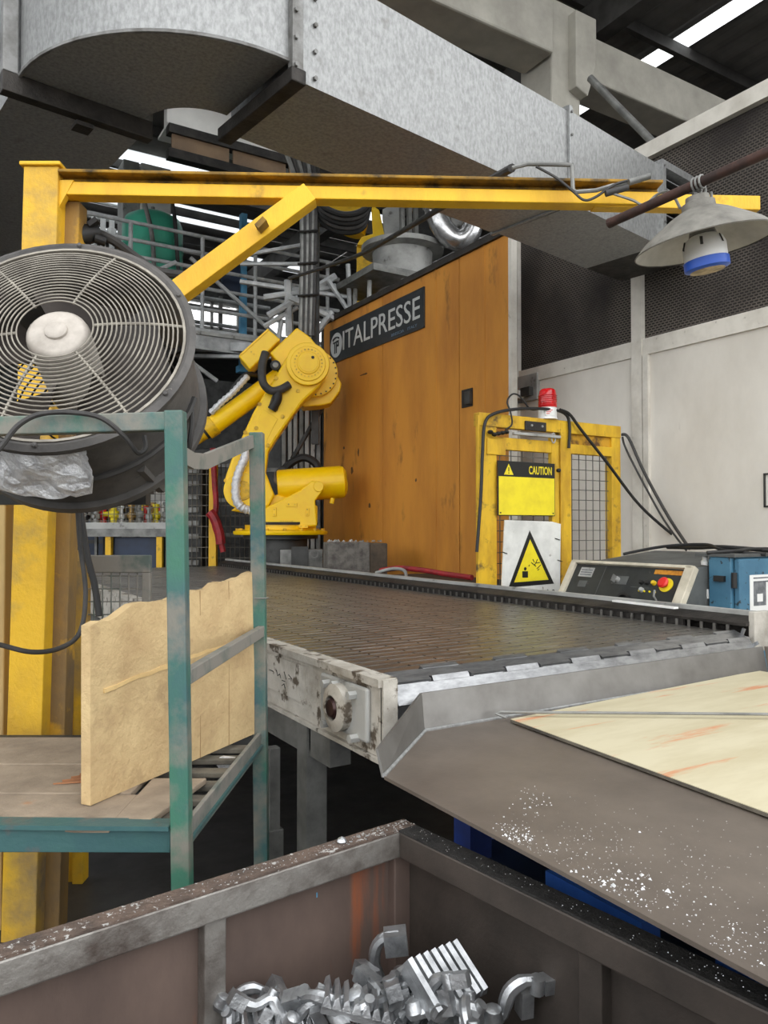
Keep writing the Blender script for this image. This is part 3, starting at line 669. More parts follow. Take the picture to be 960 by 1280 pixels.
obj('left_rail', MB().bar(RD(-1.62,DF,SZ-.02), RD(-1.62,DB,SZ-.02), .03, .05), m_greenb, rk)
obj('brace', MB().bar(P(233,846,DF+.02), P(328,788,DB), .022, .036), m_greyrail, rk, bevel=.003)
bt = [P(226,568,DF+.02), P(240,576,DF+.12), P(256,577,DF+.24), P(314,552,DB-.03)]
bb = MB()
for a, b in zip(bt[:-1], bt[1:]): bb.bar(a, b+(b-a).normalized()*.006, .014, .040)
obj('bent_brace', bb, m_greyrail, rk)
obj('fan_tray', MB().bar(RD(-1.6,DF+.60,1.615), RD(-.72,DF+.60,1.615), .10, .02), m_greydk, rk)
obj('fan_bearer', MB().bar(RD(-1.6,DB-.05,1.60), RD(-.76,DB-.05,1.60), .05, .05), m_greydk, rk)
obj('wire_tie', MB().tube([P(318,748,DB-.04),P(330,748,DB-.03),P(336,747,DB-.02)], .002, 5), m_grey, rk)
# shelf boards (loose planks and bars lying on the rails)
def plank(r0, r1, d0, d1, z, th, m, label, name='shelf_plank', dz=0, skew=0):
    b = MB().hexa([RD(r0,d0,z),RD(r1,d0,z),RD(r1+skew,d1,z+dz),RD(r0,d1,z+dz)] + [RD(r0,d0,z+th),RD(r1,d0,z+th),RD(r1+skew,d1,z+th+dz),RD(r0,d1,z+th+dz)])
    o = obj(name, b, m, bevel=.003); return tag(o, label, 'plank', 'planks laid on the rack shelf')
plank(-1.6,-.62,1.73,1.93,SZ-.004,.018,m_plank,'front weathered plank on the rack shelf')
plank(-1.6,-.64,1.935,2.16,SZ-.002,.018,m_plank,'middle weathered plank on the rack shelf, splintered at its end')
plank(-1.6,-.66,2.165,2.44,SZ,.018,m_plank,'rear weathered plank on the rack shelf')
obj_sp = thing('wood_splinter', RD(-.84,2.02,SZ+.02), 'orange-brown splintered wood flake on the middle shelf plank', 'splinter')
for k in range(4): obj('flake', MB().prism([RD(-.86+.015*k,1.99+.02*k,SZ+.018),RD(-.72,2.02+.03*k,SZ+.018),RD(-.73,2.035+.03*k,SZ+.018)],(0,0,.004+.002*k)), mat('split_wood', S(176,122,84), S(140,96,66), .8), obj_sp)
plank(-.62,-.535,1.76,2.05,SZ+.0,.016,m_plank,'short plank under the foot of the tan board','shelf_plank',0,.06)
for k, d in enumerate((1.82,1.93,2.04,2.15,2.27,2.38)):
    plank(-.66,-.452+.004*k,d,d+.045,SZ-.018,.016,m_slatw,('nearest','second nearest','third nearest','fourth nearest','second farthest','farthest')[k]+' of the grimy narrow bars bridging the rack shelf','shelf_bar')
fo = obj('foil_scrap', MB().prism([P(x,y,2.27) for x,y in ((270,949),(278,946),(298,948),(290,958),(276,963),(271,957))], FH*.012), m_foil); tag(fo, 'crumpled bit of white foil on the shelf bars', 'foil')
# tan board leaning in the rack
tb = thing('insulation_board', P(210,960,2.1), 'thick tan fibre board with ragged top standing in the green rack', 'board')
A, B = P(113,1018,1.83), P(318,921,2.47); A.z = max(A.z, SZ+.016); B.z = max(B.z, SZ+.016)
At, Bt = P(113,782,1.86), P(318,716,2.49)
nrm = (B-A).cross(V((0,0,1))).normalized(); nrm = nrm if nrm.dot(FH) > 0 else -nrm
top = []
for k in range(25):
    f = k/24; q = At.lerp(Bt, f); q.z += random.uniform(-.006,.006) + (.02*math.exp(-((f-.25)/.1)**2)) ; top.append(q)
split = .46
def board_piece(fa, fb, za, zb):     # fractions of height between A-B and the top
    pts = []
    n = 12
    lo_ = [A.lerp(B,k/n).lerp(At.lerp(Bt,k/n), fa + .01*math.sin(k*1.7)*(fa>0)) for k in range(n+1)]
    hi_ = [A.lerp(B,k/n).lerp(At.lerp(Bt,k/n), fb) for k in range(n,-1,-1)] if fb < 1 else top[::-1]
    return MB().prism(lo_+hi_, nrm*.03)
obj('board_core', board_piece(0,.999,0,0) if False else MB().prism([A,B]+top[::-1], nrm*.03), m_board, tb)
rg = [A.lerp(B,f).lerp(At.lerp(Bt,f), .60+.08*f*(1-f)) - nrm*.001 + V((0,0,random.uniform(-.003,.003))) for f in [i/16*.93+.06 for i in range(17)]]
rdg = MB()
for a, b in zip(rg[:-1], rg[1:]): rdg.bar(a, b, .006, random.uniform(.008,.013))
obj('torn_ridge', rdg, mat('board_pale_tear', S(222,190,132), S(202,170,116), .9, 0, 12), tb)
seam = MB()
for f in (.60,.80): seam.bar(A.lerp(B,f)-nrm*.0006, At.lerp(Bt,f)-nrm*.0006, .002, .0015, up=nrm)
obj('seam', seam, mat('board_seam', S(150,122,84), rough=.9), tb)
mk = MB()
for (f,h,sx_,sy_) in ((.33,.17,.012,.05),(.42,.19,.016,.03),(.38,.32,.03,.008)):
    c = A.lerp(B,f).lerp(At.lerp(Bt,f),h)-nrm*.0008; u = (B-A).normalized()
    mk.prism([c-u*sx_, c-V((0,0,sy_*.6)), c+u*sx_*.8+V((0,0,sy_*.1)), c+V((0,0,sy_*.6))], nrm*.0006)
obj('grey_smudge', mk, mat('grey_smudge', S(124,110,90), rough=.9), tb)

# ================================================================ DRUM FAN
FT = math.radians(27)
fn = (-FH*math.cos(FT) + V((0,0,math.sin(FT))) + CR*.10).normalized()        # blows towards the camera and up
fx = V((0,0,1)).cross(fn).normalized(); fy = fn.cross(fx).normalized()
fc = P(76,428,2.04)
FM = basis(fx, fy, fn, fc); FR = .335
fan = thing('drum_fan', fc-fn*.4, 'large dusty grey drum fan with a round wire guard', 'fan', m=FM)
dr = obj('drum', MB().ring([(FR,-.30),(FR,-.015),(FR+.018,-.01),(FR+.022,.012),(FR+.006,.02),(FR-.008,.012),(FR-.008,-.30)], FM, 56), m_fandr, fan, smooth=True)
obj('rear_rim', MB().ring([(FR-.01,-.31),(FR+.020,-.31),(FR+.020,-.285),(FR-.01,-.285)], FM, 56), m_fandr, dr, smooth=True)
for k in range(6):
    a = k*1.047+.5; c = FM @ V(((FR+.006)*math.cos(a),(FR+.006)*math.sin(a),.02)); obj('rivet', MB().lathe([(.008,0),(.006,.005),(0,.007)], basis(fx,fy,fn,c), 8), m_fandr, dr)
gd = obj('guard', MB().ring([(FR-.012,.01),(FR-.005,.01),(FR-.005,.018),(FR-.012,.018)], FM, 56), m_fangd, fan, smooth=True)
NR = 19
for k in range(NR):
    r = .096 + (FR-.026-.096)*k/(NR-1); z = .055 - .045*((r-.096)/(FR-.096))**2
    ro = obj('guard_ring', MB().tube([FM @ V((r*math.cos(t*6.28318/56), r*math.sin(t*6.28318/56), z)) for t in range(56)], .0022, 5, closed=True), m_fangd, gd, smooth=True)
for k in range(6):
    a = k*1.0472+1.22
    obj('guard_spoke', MB().tube([FM @ V((r*math.cos(a), r*math.sin(a), .052-.045*max(0,(r-.096)/(FR-.096))**2)) for r in (.096,.15,.21,.27,.305,FR-.005)], .0042, 6), m_fangd, gd)
mo = obj('motor', MB().lathe([(.082,-.22),(.082,.02),(.078,.034),(.066,.044),(0,.046)], FM, 32), m_fanhub, fan, smooth=True)
obj('motor_cap', MB().lathe([(.030,.044),(.029,.052),(.024,.056),(0,.057)], FM, 24), m_fanhub, mo, smooth=True)
for k in range(4): 
    a = k*1.5708+.6; obj('motor_strut', MB().bar(FM @ V((.085*math.cos(a),.085*math.sin(a),-.20)), FM @ V((FR*math.cos(a),FR*math.sin(a),-.24)), .02, .012, up=fn), m_fandr, mo)
for k in range(5):
    a = k*1.2566+.3; vs = []
    for i in range(6):
        r = .075+(FR-.035-.075)*i/5
        for sgn in (-1,1):
            wdt = .46+.06*i/5
            b = a + sgn*wdt; vs.append(FM @ V((r*math.cos(b), r*math.sin(b), -.12+sgn*.05)))
    bl = MB().add(vs+[v+fn*-.003 for v in vs], [(2*i,2*i+1,2*i+3,2*i+2) for i in range(5)]+[(12+2*i,12+2*i+2,12+2*i+3,12+2*i+1) for i in range(5)]+[(2*i,2*i+2,12+2*i+2,12+2*i) for i in range(5)]+[(2*i+1,12+2*i+1,12+2*i+3,2*i+3) for i in range(5)])
    obj('blade', bl, mat('fan_blade', S(66,58,52), S(46,40,36), .6) if k == 0 else bpy.data.materials['fan_blade'], fan, smooth=True)
rb = MB()
for k in range(7):
    r = .14+k*.03; rb.tube([FM @ V((r*math.cos(t*6.28318/40), r*math.sin(t*6.28318/40), -.29)) for t in range(40)], .003, 4, closed=True)
obj('rear_guard', rb, m_dkgrey, fan)
obj('strap', MB().tube([FM @ V(((FR+.006)*math.cos(t), (FR+.006)*math.sin(t), -.16)) for t in [-2.9+i*.13 for i in range(22)]], .009, 6), m_dkgrey, fan, smooth=True)
for s_ in (-1,1): obj('stand_leg', MB().bar(FM @ V((s_*.2,-.26,-.2)), RD((fc-ORI).dot(CR)+s_*.2, (fc-ORI).dot(FH)+.25, 1.625), .04, .02, up=CR), m_fandr, fan)
# foil flap stuck on the lower drum
NU, NV = 22, 10; vs = []; fs = []
for i in range(NU+1):
    a = -2.35 + 1.08*i/NU; lim = (.55,.5,.6,.75,.9,1,1,.95,.9,.85,.4)[int(i/NU*10)]
    for j in range(NV+1):
        z = -.005 - .145*lim*j/NV; r = FR+.010+.055*j/NV+.012*math.sin(i*.55)*math.sin(j*.6)+random.uniform(-.005,.005)
        vs.append(FM @ V((r*math.cos(a+random.uniform(-.008,.008)), r*math.sin(a), z)))
n_ = len(vs); vs += [v+(fc-v).normalized()*.003 for v in vs]
for i in range(NU):
    for j in range(NV):
        q = i*(NV+1)+j; fs += [(q,q+1,q+NV+2,q+NV+1), (n_+q,n_+q+NV+1,n_+q+NV+2,n_+q+1)]
ff = obj('foil_patch', MB().add(vs, fs), m_foil); tag(ff, 'crumpled silver foil sheet stuck to the fan drum', 'foil')
# fan cables
def cable(name, pts, r, m, label, cat='cable', k=6, n=8):
    o = obj(name, MB().tube(smooth_path(pts, k), r, n), m, smooth=True); return tag(o, label, cat)
cable('power_cable', [P(-30,590,1.66),P(0,560,1.67),P(25,530,1.68),P(60,516,1.69),P(120,520,1.69),P(155,545,1.72),P(172,566,1.75),P(182,560,1.77),P(180,545,1.78)], .006, m_dkgrey, 'grey fan cable looping over the green top rail')
cable('power_cable', [P(232,480,2.2),P(240,520,2.2),P(237,555,2.2),P(232,585,2.25)], .008, m_dkgrey, 'dark cable hanging down the right side of the fan drum')
cable('power_cable', [P(225,470,2.26),P(234,505,2.26),P(233,540,2.26),P(228,600,2.3)], .008, m_dkgrey, 'second dark cable hanging behind the fan drum')
cable('supply_cable', [P(97,635,2.6),P(100,680,2.58),P(107,740,2.55),P(100,790,2.5),P(75,810,2.45),P(40,815,2.4),P(0,806,2.35),P(-30,800,2.3)], .008, m_dkgrey, 'grey cable drooping across the yellow post')
cable('supply_cable', [P(100,635,2.75),P(108,690,2.72),P(118,730,2.7),P(124,770,2.68)], .012, m_black, 'thick black hose hanging in front of the mesh frame')
cable('air_hose', [P(90,292,2.95),P(115,290,2.98),P(140,300,3.0),P(165,318,3.05),P(195,338,3.1),P(230,344,3.2)], .018, m_dkgrey, 'thick dark hose sagging above the fan', 'hose')
hb = thing('hose_coupling', P(110,292,2.95), 'dark lumpy hose coupling beside the yellow post', 'coupling')
obj('valve_body', MB().lathe([(.0,-.05),(.035,-.045),(.04,0),(.03,.05),(0,.055)], Matrix.Translation(P(108,293,2.95)) @ Matrix.Rotation(1.2,4,'Y'), 12), m_black, hb, smooth=True)
obj('lever', MB().bar(P(112,282,2.93), P(122,275,2.93), .03, .02), m_black, hb); obj('outlet', MB().cyl(P(118,297,2.95), P(132,302,2.97), .02), m_black, hb)

# ================================================================ YELLOW JIB
JD = 2.78
jb = thing('jib_crane', RD(-1.27,JD), 'yellow steel jib crane with post, boom and diagonal brace', 'crane')
pw_ = .135
jt = P(48,203,JD); jbm = P(44,1000,JD)
def pcol(r0, r1, d0, d1, z0, z1, name, m, par=jb): return obj(name, MB().hexa([RD(r0,d0,z0),RD(r1,d0,z0),RD(r1,d1,z0),RD(r0,d1,z0),RD(r0,d0,z1),RD(r1,d0,z1),RD(r1,d1,z1),RD(r0,d1,z1)]), m, par, bevel=.004)
rl = (25-480)/FPX*JD; rr = (69-480)/FPX*JD
ztop = jt.z
b0, b1 = (6-480)/FPX*JD, (49-480)/FPX*JD
obj('post', MB().hexa([RD(b0,JD,0),RD(b1,JD,0),RD(b1,JD+.14,0),RD(b0,JD+.14,0),RD(rl,JD,ztop),RD(rr,JD,ztop),RD(rr,JD+.14,ztop),RD(rl,JD+.14,ztop)]), m_yelpost, jb, bevel=.004)
obj('web', MB().hexa([RD(b1-.01,JD+.07,0),RD(b1+.055,JD+.07,0),RD(b1+.055,JD+.15,0),RD(b1-.01,JD+.15,0),RD(rr-.01,JD+.07,ztop-.1),RD(rr+.05,JD+.07,ztop-.1),RD(rr+.05,JD+.15,ztop-.1),RD(rr-.01,JD+.15,ztop-.1)]), m_webbr, jb, bevel=.004)
pcol(rl-.012, rr+.01, JD-.012, JD+.16, ztop, ztop+.015, 'cap_plate', m_yel)
z0 = P(80,238,JD).z; z1 = P(80,220,JD).z; z2 = P(80,206,JD).z
bs, be = RD(rr, JD+.05, 0), RD((824-480)/FPX*2.92, 2.92, 0); de = RD((950-480)/FPX*2.95, 2.95, 0)
def beam_(a, b, za, zb, w_, name, m): return obj(name, MB().bar(a+V((0,0,(za+zb)/2)), b+V((0,0,(za+zb)/2)), w_, zb-za), m, jb, bevel=.003)
beam_(bs, be, z0+.004, z1, .07, 'boom', m_yel)
beam_(bs, be, z1+.022, z1+.034, .13, 'boom_flange', m_yeltop)
beam_(bs, be, z1, z1+.022, .02, 'boom_web', m_yeltop)
beam_(be-CR*.25, de, z0+.000, z0+.055, .055, 'boom_extension', m_yel)
obj('brace', MB().bar(P(52,492,JD+.05), P(388,244,JD+.08), .075, .075), m_yel, jb, bevel=.003)
obj('gusset', MB().prism([P(70,225,JD+.04),P(92,225,JD+.04),P(72,262,JD+.04)], FH*.03), m_yel, jb)
obj('tape', MB().bar(P(323,288,JD+.02), P(333,278,JD+.02), .08, .02), m_yeltop, jb)
# conduits and wires fixed on the boom
cdt = thing('cable_conduit', P(680,210,2.84), 'bent grey conduit clipped to the yellow boom', 'conduit')
obj('conduit_run', MB().tube([P(640,210,2.82),P(660,205,2.82),P(712,206,2.82),P(715,207,2.82),P(716,237,2.82),P(720,240,2.82),P(745,238,2.83),P(765,232,2.83),P(800,226,2.83)], .008, 8), m_grey, cdt, smooth=True)
obj('wire', MB().tube(smooth_path([P(670,208,2.8),P(695,222,2.8),P(715,238,2.8),P(730,250,2.8),P(745,246,2.8),P(770,230,2.8),P(805,222,2.8)]), .005, 6), m_dkgrey, cdt, smooth=True)
obj('wire', MB().tube(smooth_path([P(760,240,2.79),P(790,250,2.79),P(805,256,2.79),P(822,243,2.78),P(838,240,2.7),P(850,260,2.5)]), .005, 6), m_grey, cdt, smooth=True)
obj('connector', MB().cyl(P(786,228,2.79), P(812,220,2.79), .012), m_grey, cdt); obj('connector', MB().cyl(P(757,242,2.79), P(785,234,2.79), .012), m_dkgrey, cdt)
# long stay cable from the boom back to the stand frame
cable('stay_cable', [P(640,210,2.85),P(600,232,3.4),P(560,255,4.0),P(480,302,5.2),P(440,322,6.0),P(362,348,7.0)], .016, m_dkgrey, 'dark stay cable running from the boom back over the enclosure')

# ================================================================ PENDANT LAMP AND ITS PIPE
LD = 2.3
lt = Matrix.Translation(P(880,306,LD)) @ Matrix.Rotation(YAW,4,'Z') @ Matrix.Rotation(math.radians(-9),4,'Y') @ Matrix.Rotation(math.radians(3),4,'X')
lp = thing('pendant_lamp', (0,0,0), 'dusty enamelled pendant lamp with wide conical shade', 'lamp', m=lt)
sh = obj('shade', MB().lathe([(.2,-.003),(.202,0),(.195,.006),(.17,.03),(.13,.058),(.09,.085),(.062,.10),(.05,.105)], lt, 40), m_lampsh, lp, smooth=True)
# open underneath: rebuild as a shell
me = sh.data; bm = bmesh.new(); bm.from_mesh(me); bmesh.ops.delete(bm, geom=[f for f in bm.faces if len(f.verts) > 4], context='FACES'); bm.to_mesh(me); bm.free()
shi = obj('shade_lining', MB().ring([(.199,.0),(.193,.003),(.168,.026),(.128,.054),(.088,.08),(.03,.098),(.03,.1),(.09,.083),(.13,.057),(.17,.029),(.196,.005)], lt, 40), m_lampin, sh, smooth=True)
obj('neck', MB().lathe([(.05,.10),(.048,.125),(.036,.13),(.034,.145),(.02,.15),(0,.15)], lt, 20), m_lampsh, lp, smooth=True)
obj('hanging_ring', MB().tube([lt @ V((.016*math.cos(a*.5236),0,.168+.018*math.sin(a*.5236))) for a in range(12)], .004, 6, closed=True), m_grey, lp, smooth=True)
obj('socket', MB().lathe([(.028,.09),(.03,.06),(.04,.03),(.03,.02)], lt, 20), m_grey, lp, smooth=True)
bu = obj('bulb', MB().lathe([(.03,.032),(.055,.015),(.062,-.005),(.062,-.045)], lt, 28), m_whitep, lp, smooth=True)
obj('collar', MB().lathe([(.0625,-.045),(.065,-.047),(.065,-.072),(.05,-.078)], lt, 28), m_blue, bu, smooth=True)
obj('lens', MB().lathe([(.05,-.070),(.05,-.079),(.02,-.081),(0,-.081)], lt, 24), m_amber, bu, smooth=True)
for k in range(6):
    a = k*1.047; obj('clip', MB().bar(lt @ V((.056*math.cos(a),.056*math.sin(a),.014)), lt @ V((.064*math.cos(a),.064*math.sin(a),-.01)), .008, .003), m_greydk, bu)
pp = thing('support_pipe', P(870,240,LD), 'rusty brown steel pipe slanting above the pendant lamp', 'pipe')
pa, pb_ = P(762,279,2.52), P(962,189,2.10); pe = pb_ + (pb_-pa)*3.4
obj('pipe_run', MB().tube([pa, pe], .0155, 12), m_pipebr, pp, smooth=True)
obj('end_cap', MB().cyl(pa-(pb_-pa).normalized()*.003, pa+(pb_-pa).normalized()*.01, .0165, n=12), m_pipebr, pp)
pq = V((pe.x,pe.y,0)); obj('pipe_post', MB().box((pe.x-.03,pe.y-.03,0),(pe.x+.03,pe.y+.03,pe.z+.05)), m_pipebr, pp)
lw = thing('lamp_wire', P(882,240,2.29), 'grey wire wrapped round the pipe holding the lamp', 'wire')
top_ = lt @ V((0,0,.185))
wq = pa.lerp(pb_, .6)
wr_ = MB()
for k in range(3):
    o = (pb_-pa).normalized()*(k*.012-.012); wr_.tube([wq+o+V((0,0,.019*math.sin(t*.5236)))+(pb_-pa).cross(V((0,0,1))).normalized()*(.019*math.cos(t*.5236)) for t in range(12)], .0035, 6, closed=True)
obj('wrap', wr_, m_grey, lw)
obj('drop_wire', MB().tube(smooth_path([wq+V((0,0,-.016)), wq.lerp(top_,.5)+CR*.012, top_+V((0,0,-.006))]), .004, 6), m_grey, lw)
obj('drop_wire', MB().tube(smooth_path([wq+CR*.02+V((0,0,-.014)), P(884,262,2.27), P(891,272,2.27), P(889,240,2.28)]), .004, 6), m_grey, lw)

# ================================================================ ORANGE ENCLOSURE AND SIGN
XP = 4.4
yR, yL = onX(637,400,XP).y, onX(404,500,XP).y
zT = onX(636,283,XP).z
en = thing('machine_enclosure', (XP,6.4,0), 'tall stained orange sheet steel machine enclosure behind the conveyor', 'enclosure')
ys = [yL, onX(478,500,XP).y, onX(574,500,XP).y, yR]
for a, b in zip(ys[:-1], ys[1:]):
    obj('panel', MB().box((XP,b+.006,.55),(XP+.05,a-.006,zT-.06)), m_orange, en, bevel=.004)
for yy in (onX(545,500,XP).y, onX(606,500,XP).y):
    obj('seam_fold', MB().box((XP-.006,yy-.008,.55),(XP+.002,yy+.008,zT-.06)), m_orange, en)
obj('top_rail', MB().box((XP-.03,yR-.02,zT-.06),(XP+.09,yL+.02,zT)), m_trimdk, en)
obj('corner_post', MB().box((XP-.01,yL-.02,.1),(XP+.06,yL+.04,zT-.03)), m_greydk, en)
obj('corner_post', MB().box((XP-.004,yR-.03,.1),(XP+.06,yR+.012,zT-.02)), m_whitet, en)
obj('kick_rail', MB().box((XP-.01,yR,.3),(XP+.07,yL,.55)), m_trimdk, en)
obj('return_side', MB().box((XP,yL-.02,.55),(5.2,yL+.03,zT-.1)), m_greydk, en)
nc = onX(583,500,XP)
nt_ = MB(); nt_.box((XP-.012,nc.y-.10,nc.z-.07),(XP+.001,nc.y+.06,nc.z+.10)); obj('notch_plate', nt_, m_black, en)
obj('latch', MB().box((XP-.04,nc.y-.10,nc.z-.05),(XP-.01,nc.y-.02,nc.z+.07)), m_greydk, en)
m_stain = mat('oil_stain', S(74,54,34), S(110,74,36), .6, 0, 14)
for (px,py,a,b) in ((440,588,.035,.05),(448,565,.02,.06),(462,632,.03,.035),(455,468,.10,.012),(430,560,.03,.02),(520,600,.02,.02)):
    c = onX(px,py,XP-.0012); n = 9; obj('oil_stain', MB().prism([c+V((0,a*math.cos(t*6.283/n)*random.uniform(.6,1.1),b*math.sin(t*6.283/n)*random.uniform(.6,1.1))) for t in range(n)],(-.0006,0,0)), m_stain, en)
# sign
XS = XP-.015
tl, trr, bl_, brr = onX(412,411,XS), onX(530,367,XS), onX(413,452,XS), onX(530,409,XS)
sy0, sy1 = (tl.y+bl_.y)/2, (trr.y+brr.y)/2; sz0, sz1 = (bl_.z+brr.z)/2-.02, (tl.z+trr.z)/2+.02
sg = thing('maker_sign', (XS,(sy0+sy1)/2,sz0), 'black nameplate reading ITALPRESSE in silver letters', 'sign')
obj('sign_board', MB().box((XS,sy1,sz0),(XP,sy0,sz1)), m_sign, sg, bevel=.003)
fr_ = MB(); 
for z in (sz0, sz1-.012): fr_.box((XS-.003,sy1,z),(XS,sy0,z+.012))
for yv in (sy1, sy0-.012): fr_.box((XS-.003,yv,sz0),(XS,yv+.012,sz1))
obj('border', fr_, m_greydk, sg)
SW, SH = sy0-sy1, sz1-sz0
XF = XS-.002
def SM(u, v): return basis(V((0,-1,0)), V((0,0,1)), V((-1,0,0)), V((XF, sy0-u*SW, sz0+v*SH)))
text_obj('ITALPRESSE', .3, m_silver, sg, SM(.165,.27), width=.80*SW, height=.55*SH, extrude=.002)
m_dimb = mat('dim_blue_letter', S(110,130,150), rough=.5)
text_obj('BRESCIA', .05, m_dimb, sg, SM(.70,.09), width=.12*SW, height=.07*SH, extrude=.001)
text_obj('ITALY', .05, m_dimb, sg, SM(.855,.09), width=.085*SW, height=.07*SH, extrude=.001)
obj('logo_disc', MB().lathe([(.36*SH,0),(.36*SH,.003),(0,.003)], SM(.085,.5), 32), m_silver, sg)
lg = MB(); Lm = SM(.085,.5) @ Matrix.Translation((0,0,.003))
h_ = SH
for (x0,y0,x1,y1) in ((-.12,-.24,-.06,.06),(-.02,-.24,.04,.12),(.04,.06,.16,.12),(.10,-.06,.16,.12),(.04,-.06,.16,0)):
    lg.box((x0*h_,y0*h_,0),(x1*h_,y1*h_,.002), Lm)
lg.tube([Lm @ V((.22*h_*math.cos(a), .10*h_+.12*h_*math.sin(a), .001)) for a in [.6+i*.26 for i in range(9)]], .012, 4)
lg.box((-.20*h_,.06*h_,0),(.02*h_,.11*h_,.002), Lm)
obj('logo_mark', lg, m_sign, sg)

# ================================================================ SAFETY CAGE
YC = 4.0
def cy(px, py, dy=0): return onY(px, py, YC+dy)
cg = thing('safety_cage', (cy(690,600).x,YC,0), 'yellow safety gate with wire mesh between enclosure and console', 'gate')
zc = cy(597,515).z
def cpost(pxa, pxb, z1, name, y0=0, y1=.07, m=m_yelcage, z0=0): 
    a, b = cy(pxa,600).x, cy(pxb,600).x; return obj(name, MB().box((a,YC+y0,z0),(b,YC+y1,z1)), m, cg, bevel=.004)
def crail(pxa, pxb, z0, z1, name, y0=0, y1=.05, m=m_yelcage):
    a, b = cy(pxa,600).x, cy(pxb,600).x; return obj(name, MB().box((a,YC+y0,z0),(b,YC+y1,z1)), m, cg, bevel=.004)
cpost(598,621,zc-.02,'post',0,.03); cpost(700,713,zc-.02,'post',-.01,.06); cpost(765,776,zc,'post'); cpost(690,699,zc-.12,'door_stile',.0,.04);
crail(599,776,zc-.09,zc,'top_rail',-.005,.06)
crail(618,699,zc-.24,zc-.155,'door_rail',.005,.045); crail(714,766,zc-.235,zc-.165,'panel_rail')
crail(608,631,zc-.28,zc-.17,'corner_plate',-.012,.0)
crail(617,691,.62,.70,'door_rail'); crail(713,766,.62,.70,'panel_rail')
crail(640,698,zc-.135,zc-.115,'door_track',-.03,.0,m_greylt)
crail(700,768,zc-.165,zc-.09,'rusty_infill',.02,.03,mat('rusty_yellow', S(206,156,40), S(96,66,36), .8, 0, 9, .45, .6))
def grid(pxa, pxb, z0, z1, ny, nz, r=.0035, dy=.03, name='wire_mesh'):
    a, b = cy(pxa,600).x, cy(pxb,600).x; g = MB()
    for k in range(ny): x = a+(b-a)*(k+.5)/ny; g.tube([(x,YC+dy,z0),(x,YC+dy,z1)], r, 4)
    for k in range(nz): z = z0+(z1-z0)*(k+.5)/nz; g.tube([(a,YC+dy+.006,z),(b,YC+dy+.006,z)], r, 4)
    return obj(name, g, m_wire, cg)
grid(621,690,.7,zc-.24,5,18); grid(714,766,.7,zc-.235,6,18)
crail(655,681,zc-.095,zc-.03,'bracket',-.02,-.005,m_trimdk)
for px in (662,675): obj('bolt', MB().cyl((cy(px,530).x,YC-.02,zc-.06),(cy(px,530).x,YC-.028,zc-.06),.008,n=6), m_greylt, cg)
kp = cy(697,588); obj('lock_knob', MB().lathe([(.014,0),(.014,.02),(.008,.026),(0,.027)], basis(V((1,0,0)),V((0,0,1)),V((0,-1,0)),V((kp.x,YC,kp.z))), 12), m_black, cg)
cl = MB()
for k in range(5): cl.lathe([(0,-.016),(.014,-.011),(.021,0),(.014,.011),(0,.015)], Matrix.Translation(cy(613+k*5,540+((k*7)%4),-.03)), 10)
obj('dirt_clump', cl, m_black, cg, smooth=True)
pk = cy(690,548); obj('padlock_shackle', MB().tube([V((pk.x+.018*math.cos(t*.5236),YC-.015,pk.z+.035*math.sin(t*.5236))) for t in range(12)], .005, 6, closed=True), m_greylt, cg)
cable('gate_cable', [cy(596,690,-.03),cy(601,620,-.03),cy(603,570,-.03),cy(606,530,-.03),cy(618,517,-.03),cy(650,511,-.03),cy(690,512,-.03),cy(708,519,-.03),cy(712,535,-.03),cy(711,560,-.03)], .011, m_black, 'thick black cable bent along the top of the safety gate')
cable('signal_cable', [cy(700,512,-.04),cy(712,518,-.04),cy(727,538,-.04),cy(760,580,-.06),cy(800,632,-.1),cy(845,672,-.2),cy(866,688,-.3)], .011, m_black, 'black cable slanting from the gate top to the console')
cable('signal_cable', [onX(777,543,XW-.12),onX(786,548,XW-.10),onX(805,590,XW-.09),onX(835,645,XW-.11),onX(862,686,XW-.2)], .012, m_dkgrey, 'grey cable running down the white wall beside the gate')
cable('signal_cable', [onX(778,546,XW-.14),onX(782,560,XW-.11),onX(800,596,XW-.10),onX(830,650,XW-.12),onX(858,688,XW-.22)], .008, m_dkgrey, 'thin second cable sagging down the white wall')
cable('beacon_lead', [cy(676,511,0),cy(664,512,-.02),cy(655,502,-.02),cy(648,494,-.01),cy(640,493,0),cy(634,502,-.02),cy(638,515,-.035),cy(640,530,-.035),cy(632,537,-.035)], .006, m_black, 'thin black lead looping beside the red beacon')
# beacon
bcn = cy(684.5,513,.02); bM = Matrix.Translation(V((bcn.x,bcn.y,zc)))
be_ = thing('warning_beacon', (0,0,0), 'red rotating warning beacon on a white base atop the gate', 'beacon', m=bM)
obj('base', MB().lathe([(.07,0),(.07,.008),(.066,.01),(.066,.08),(.06,.085)], bM, 28), m_whitep, be_, smooth=True)
ln = obj('lens', MB().lathe([(.064,.085),(.066,.09),(.064,.17),(.058,.205),(.045,.218),(0,.222)], bM, 28), m_red, be_, smooth=True)
rb = MB()
for k in range(6): rb.ring([(.066,.095+k*.014),(.0685,.098+k*.014),(.066,.101+k*.014)], bM, 28)
obj('lens_ribs', rb, m_red, ln, smooth=True)
obj('label_sticker', MB().box((-.03,-.069,.02),(.03,-.060,.065), bM @ Matrix.Rotation(YAW,4,'Z')), m_paper, be_)
lr = MB()
for k in range(3): lr.box((-.024,-.0705,.055-k*.012),(.02-k*.01,-.0688,.06-k*.012), bM @ Matrix.Rotation(YAW,4,'Z'))
obj('sticker_text', lr, m_redp, be_)
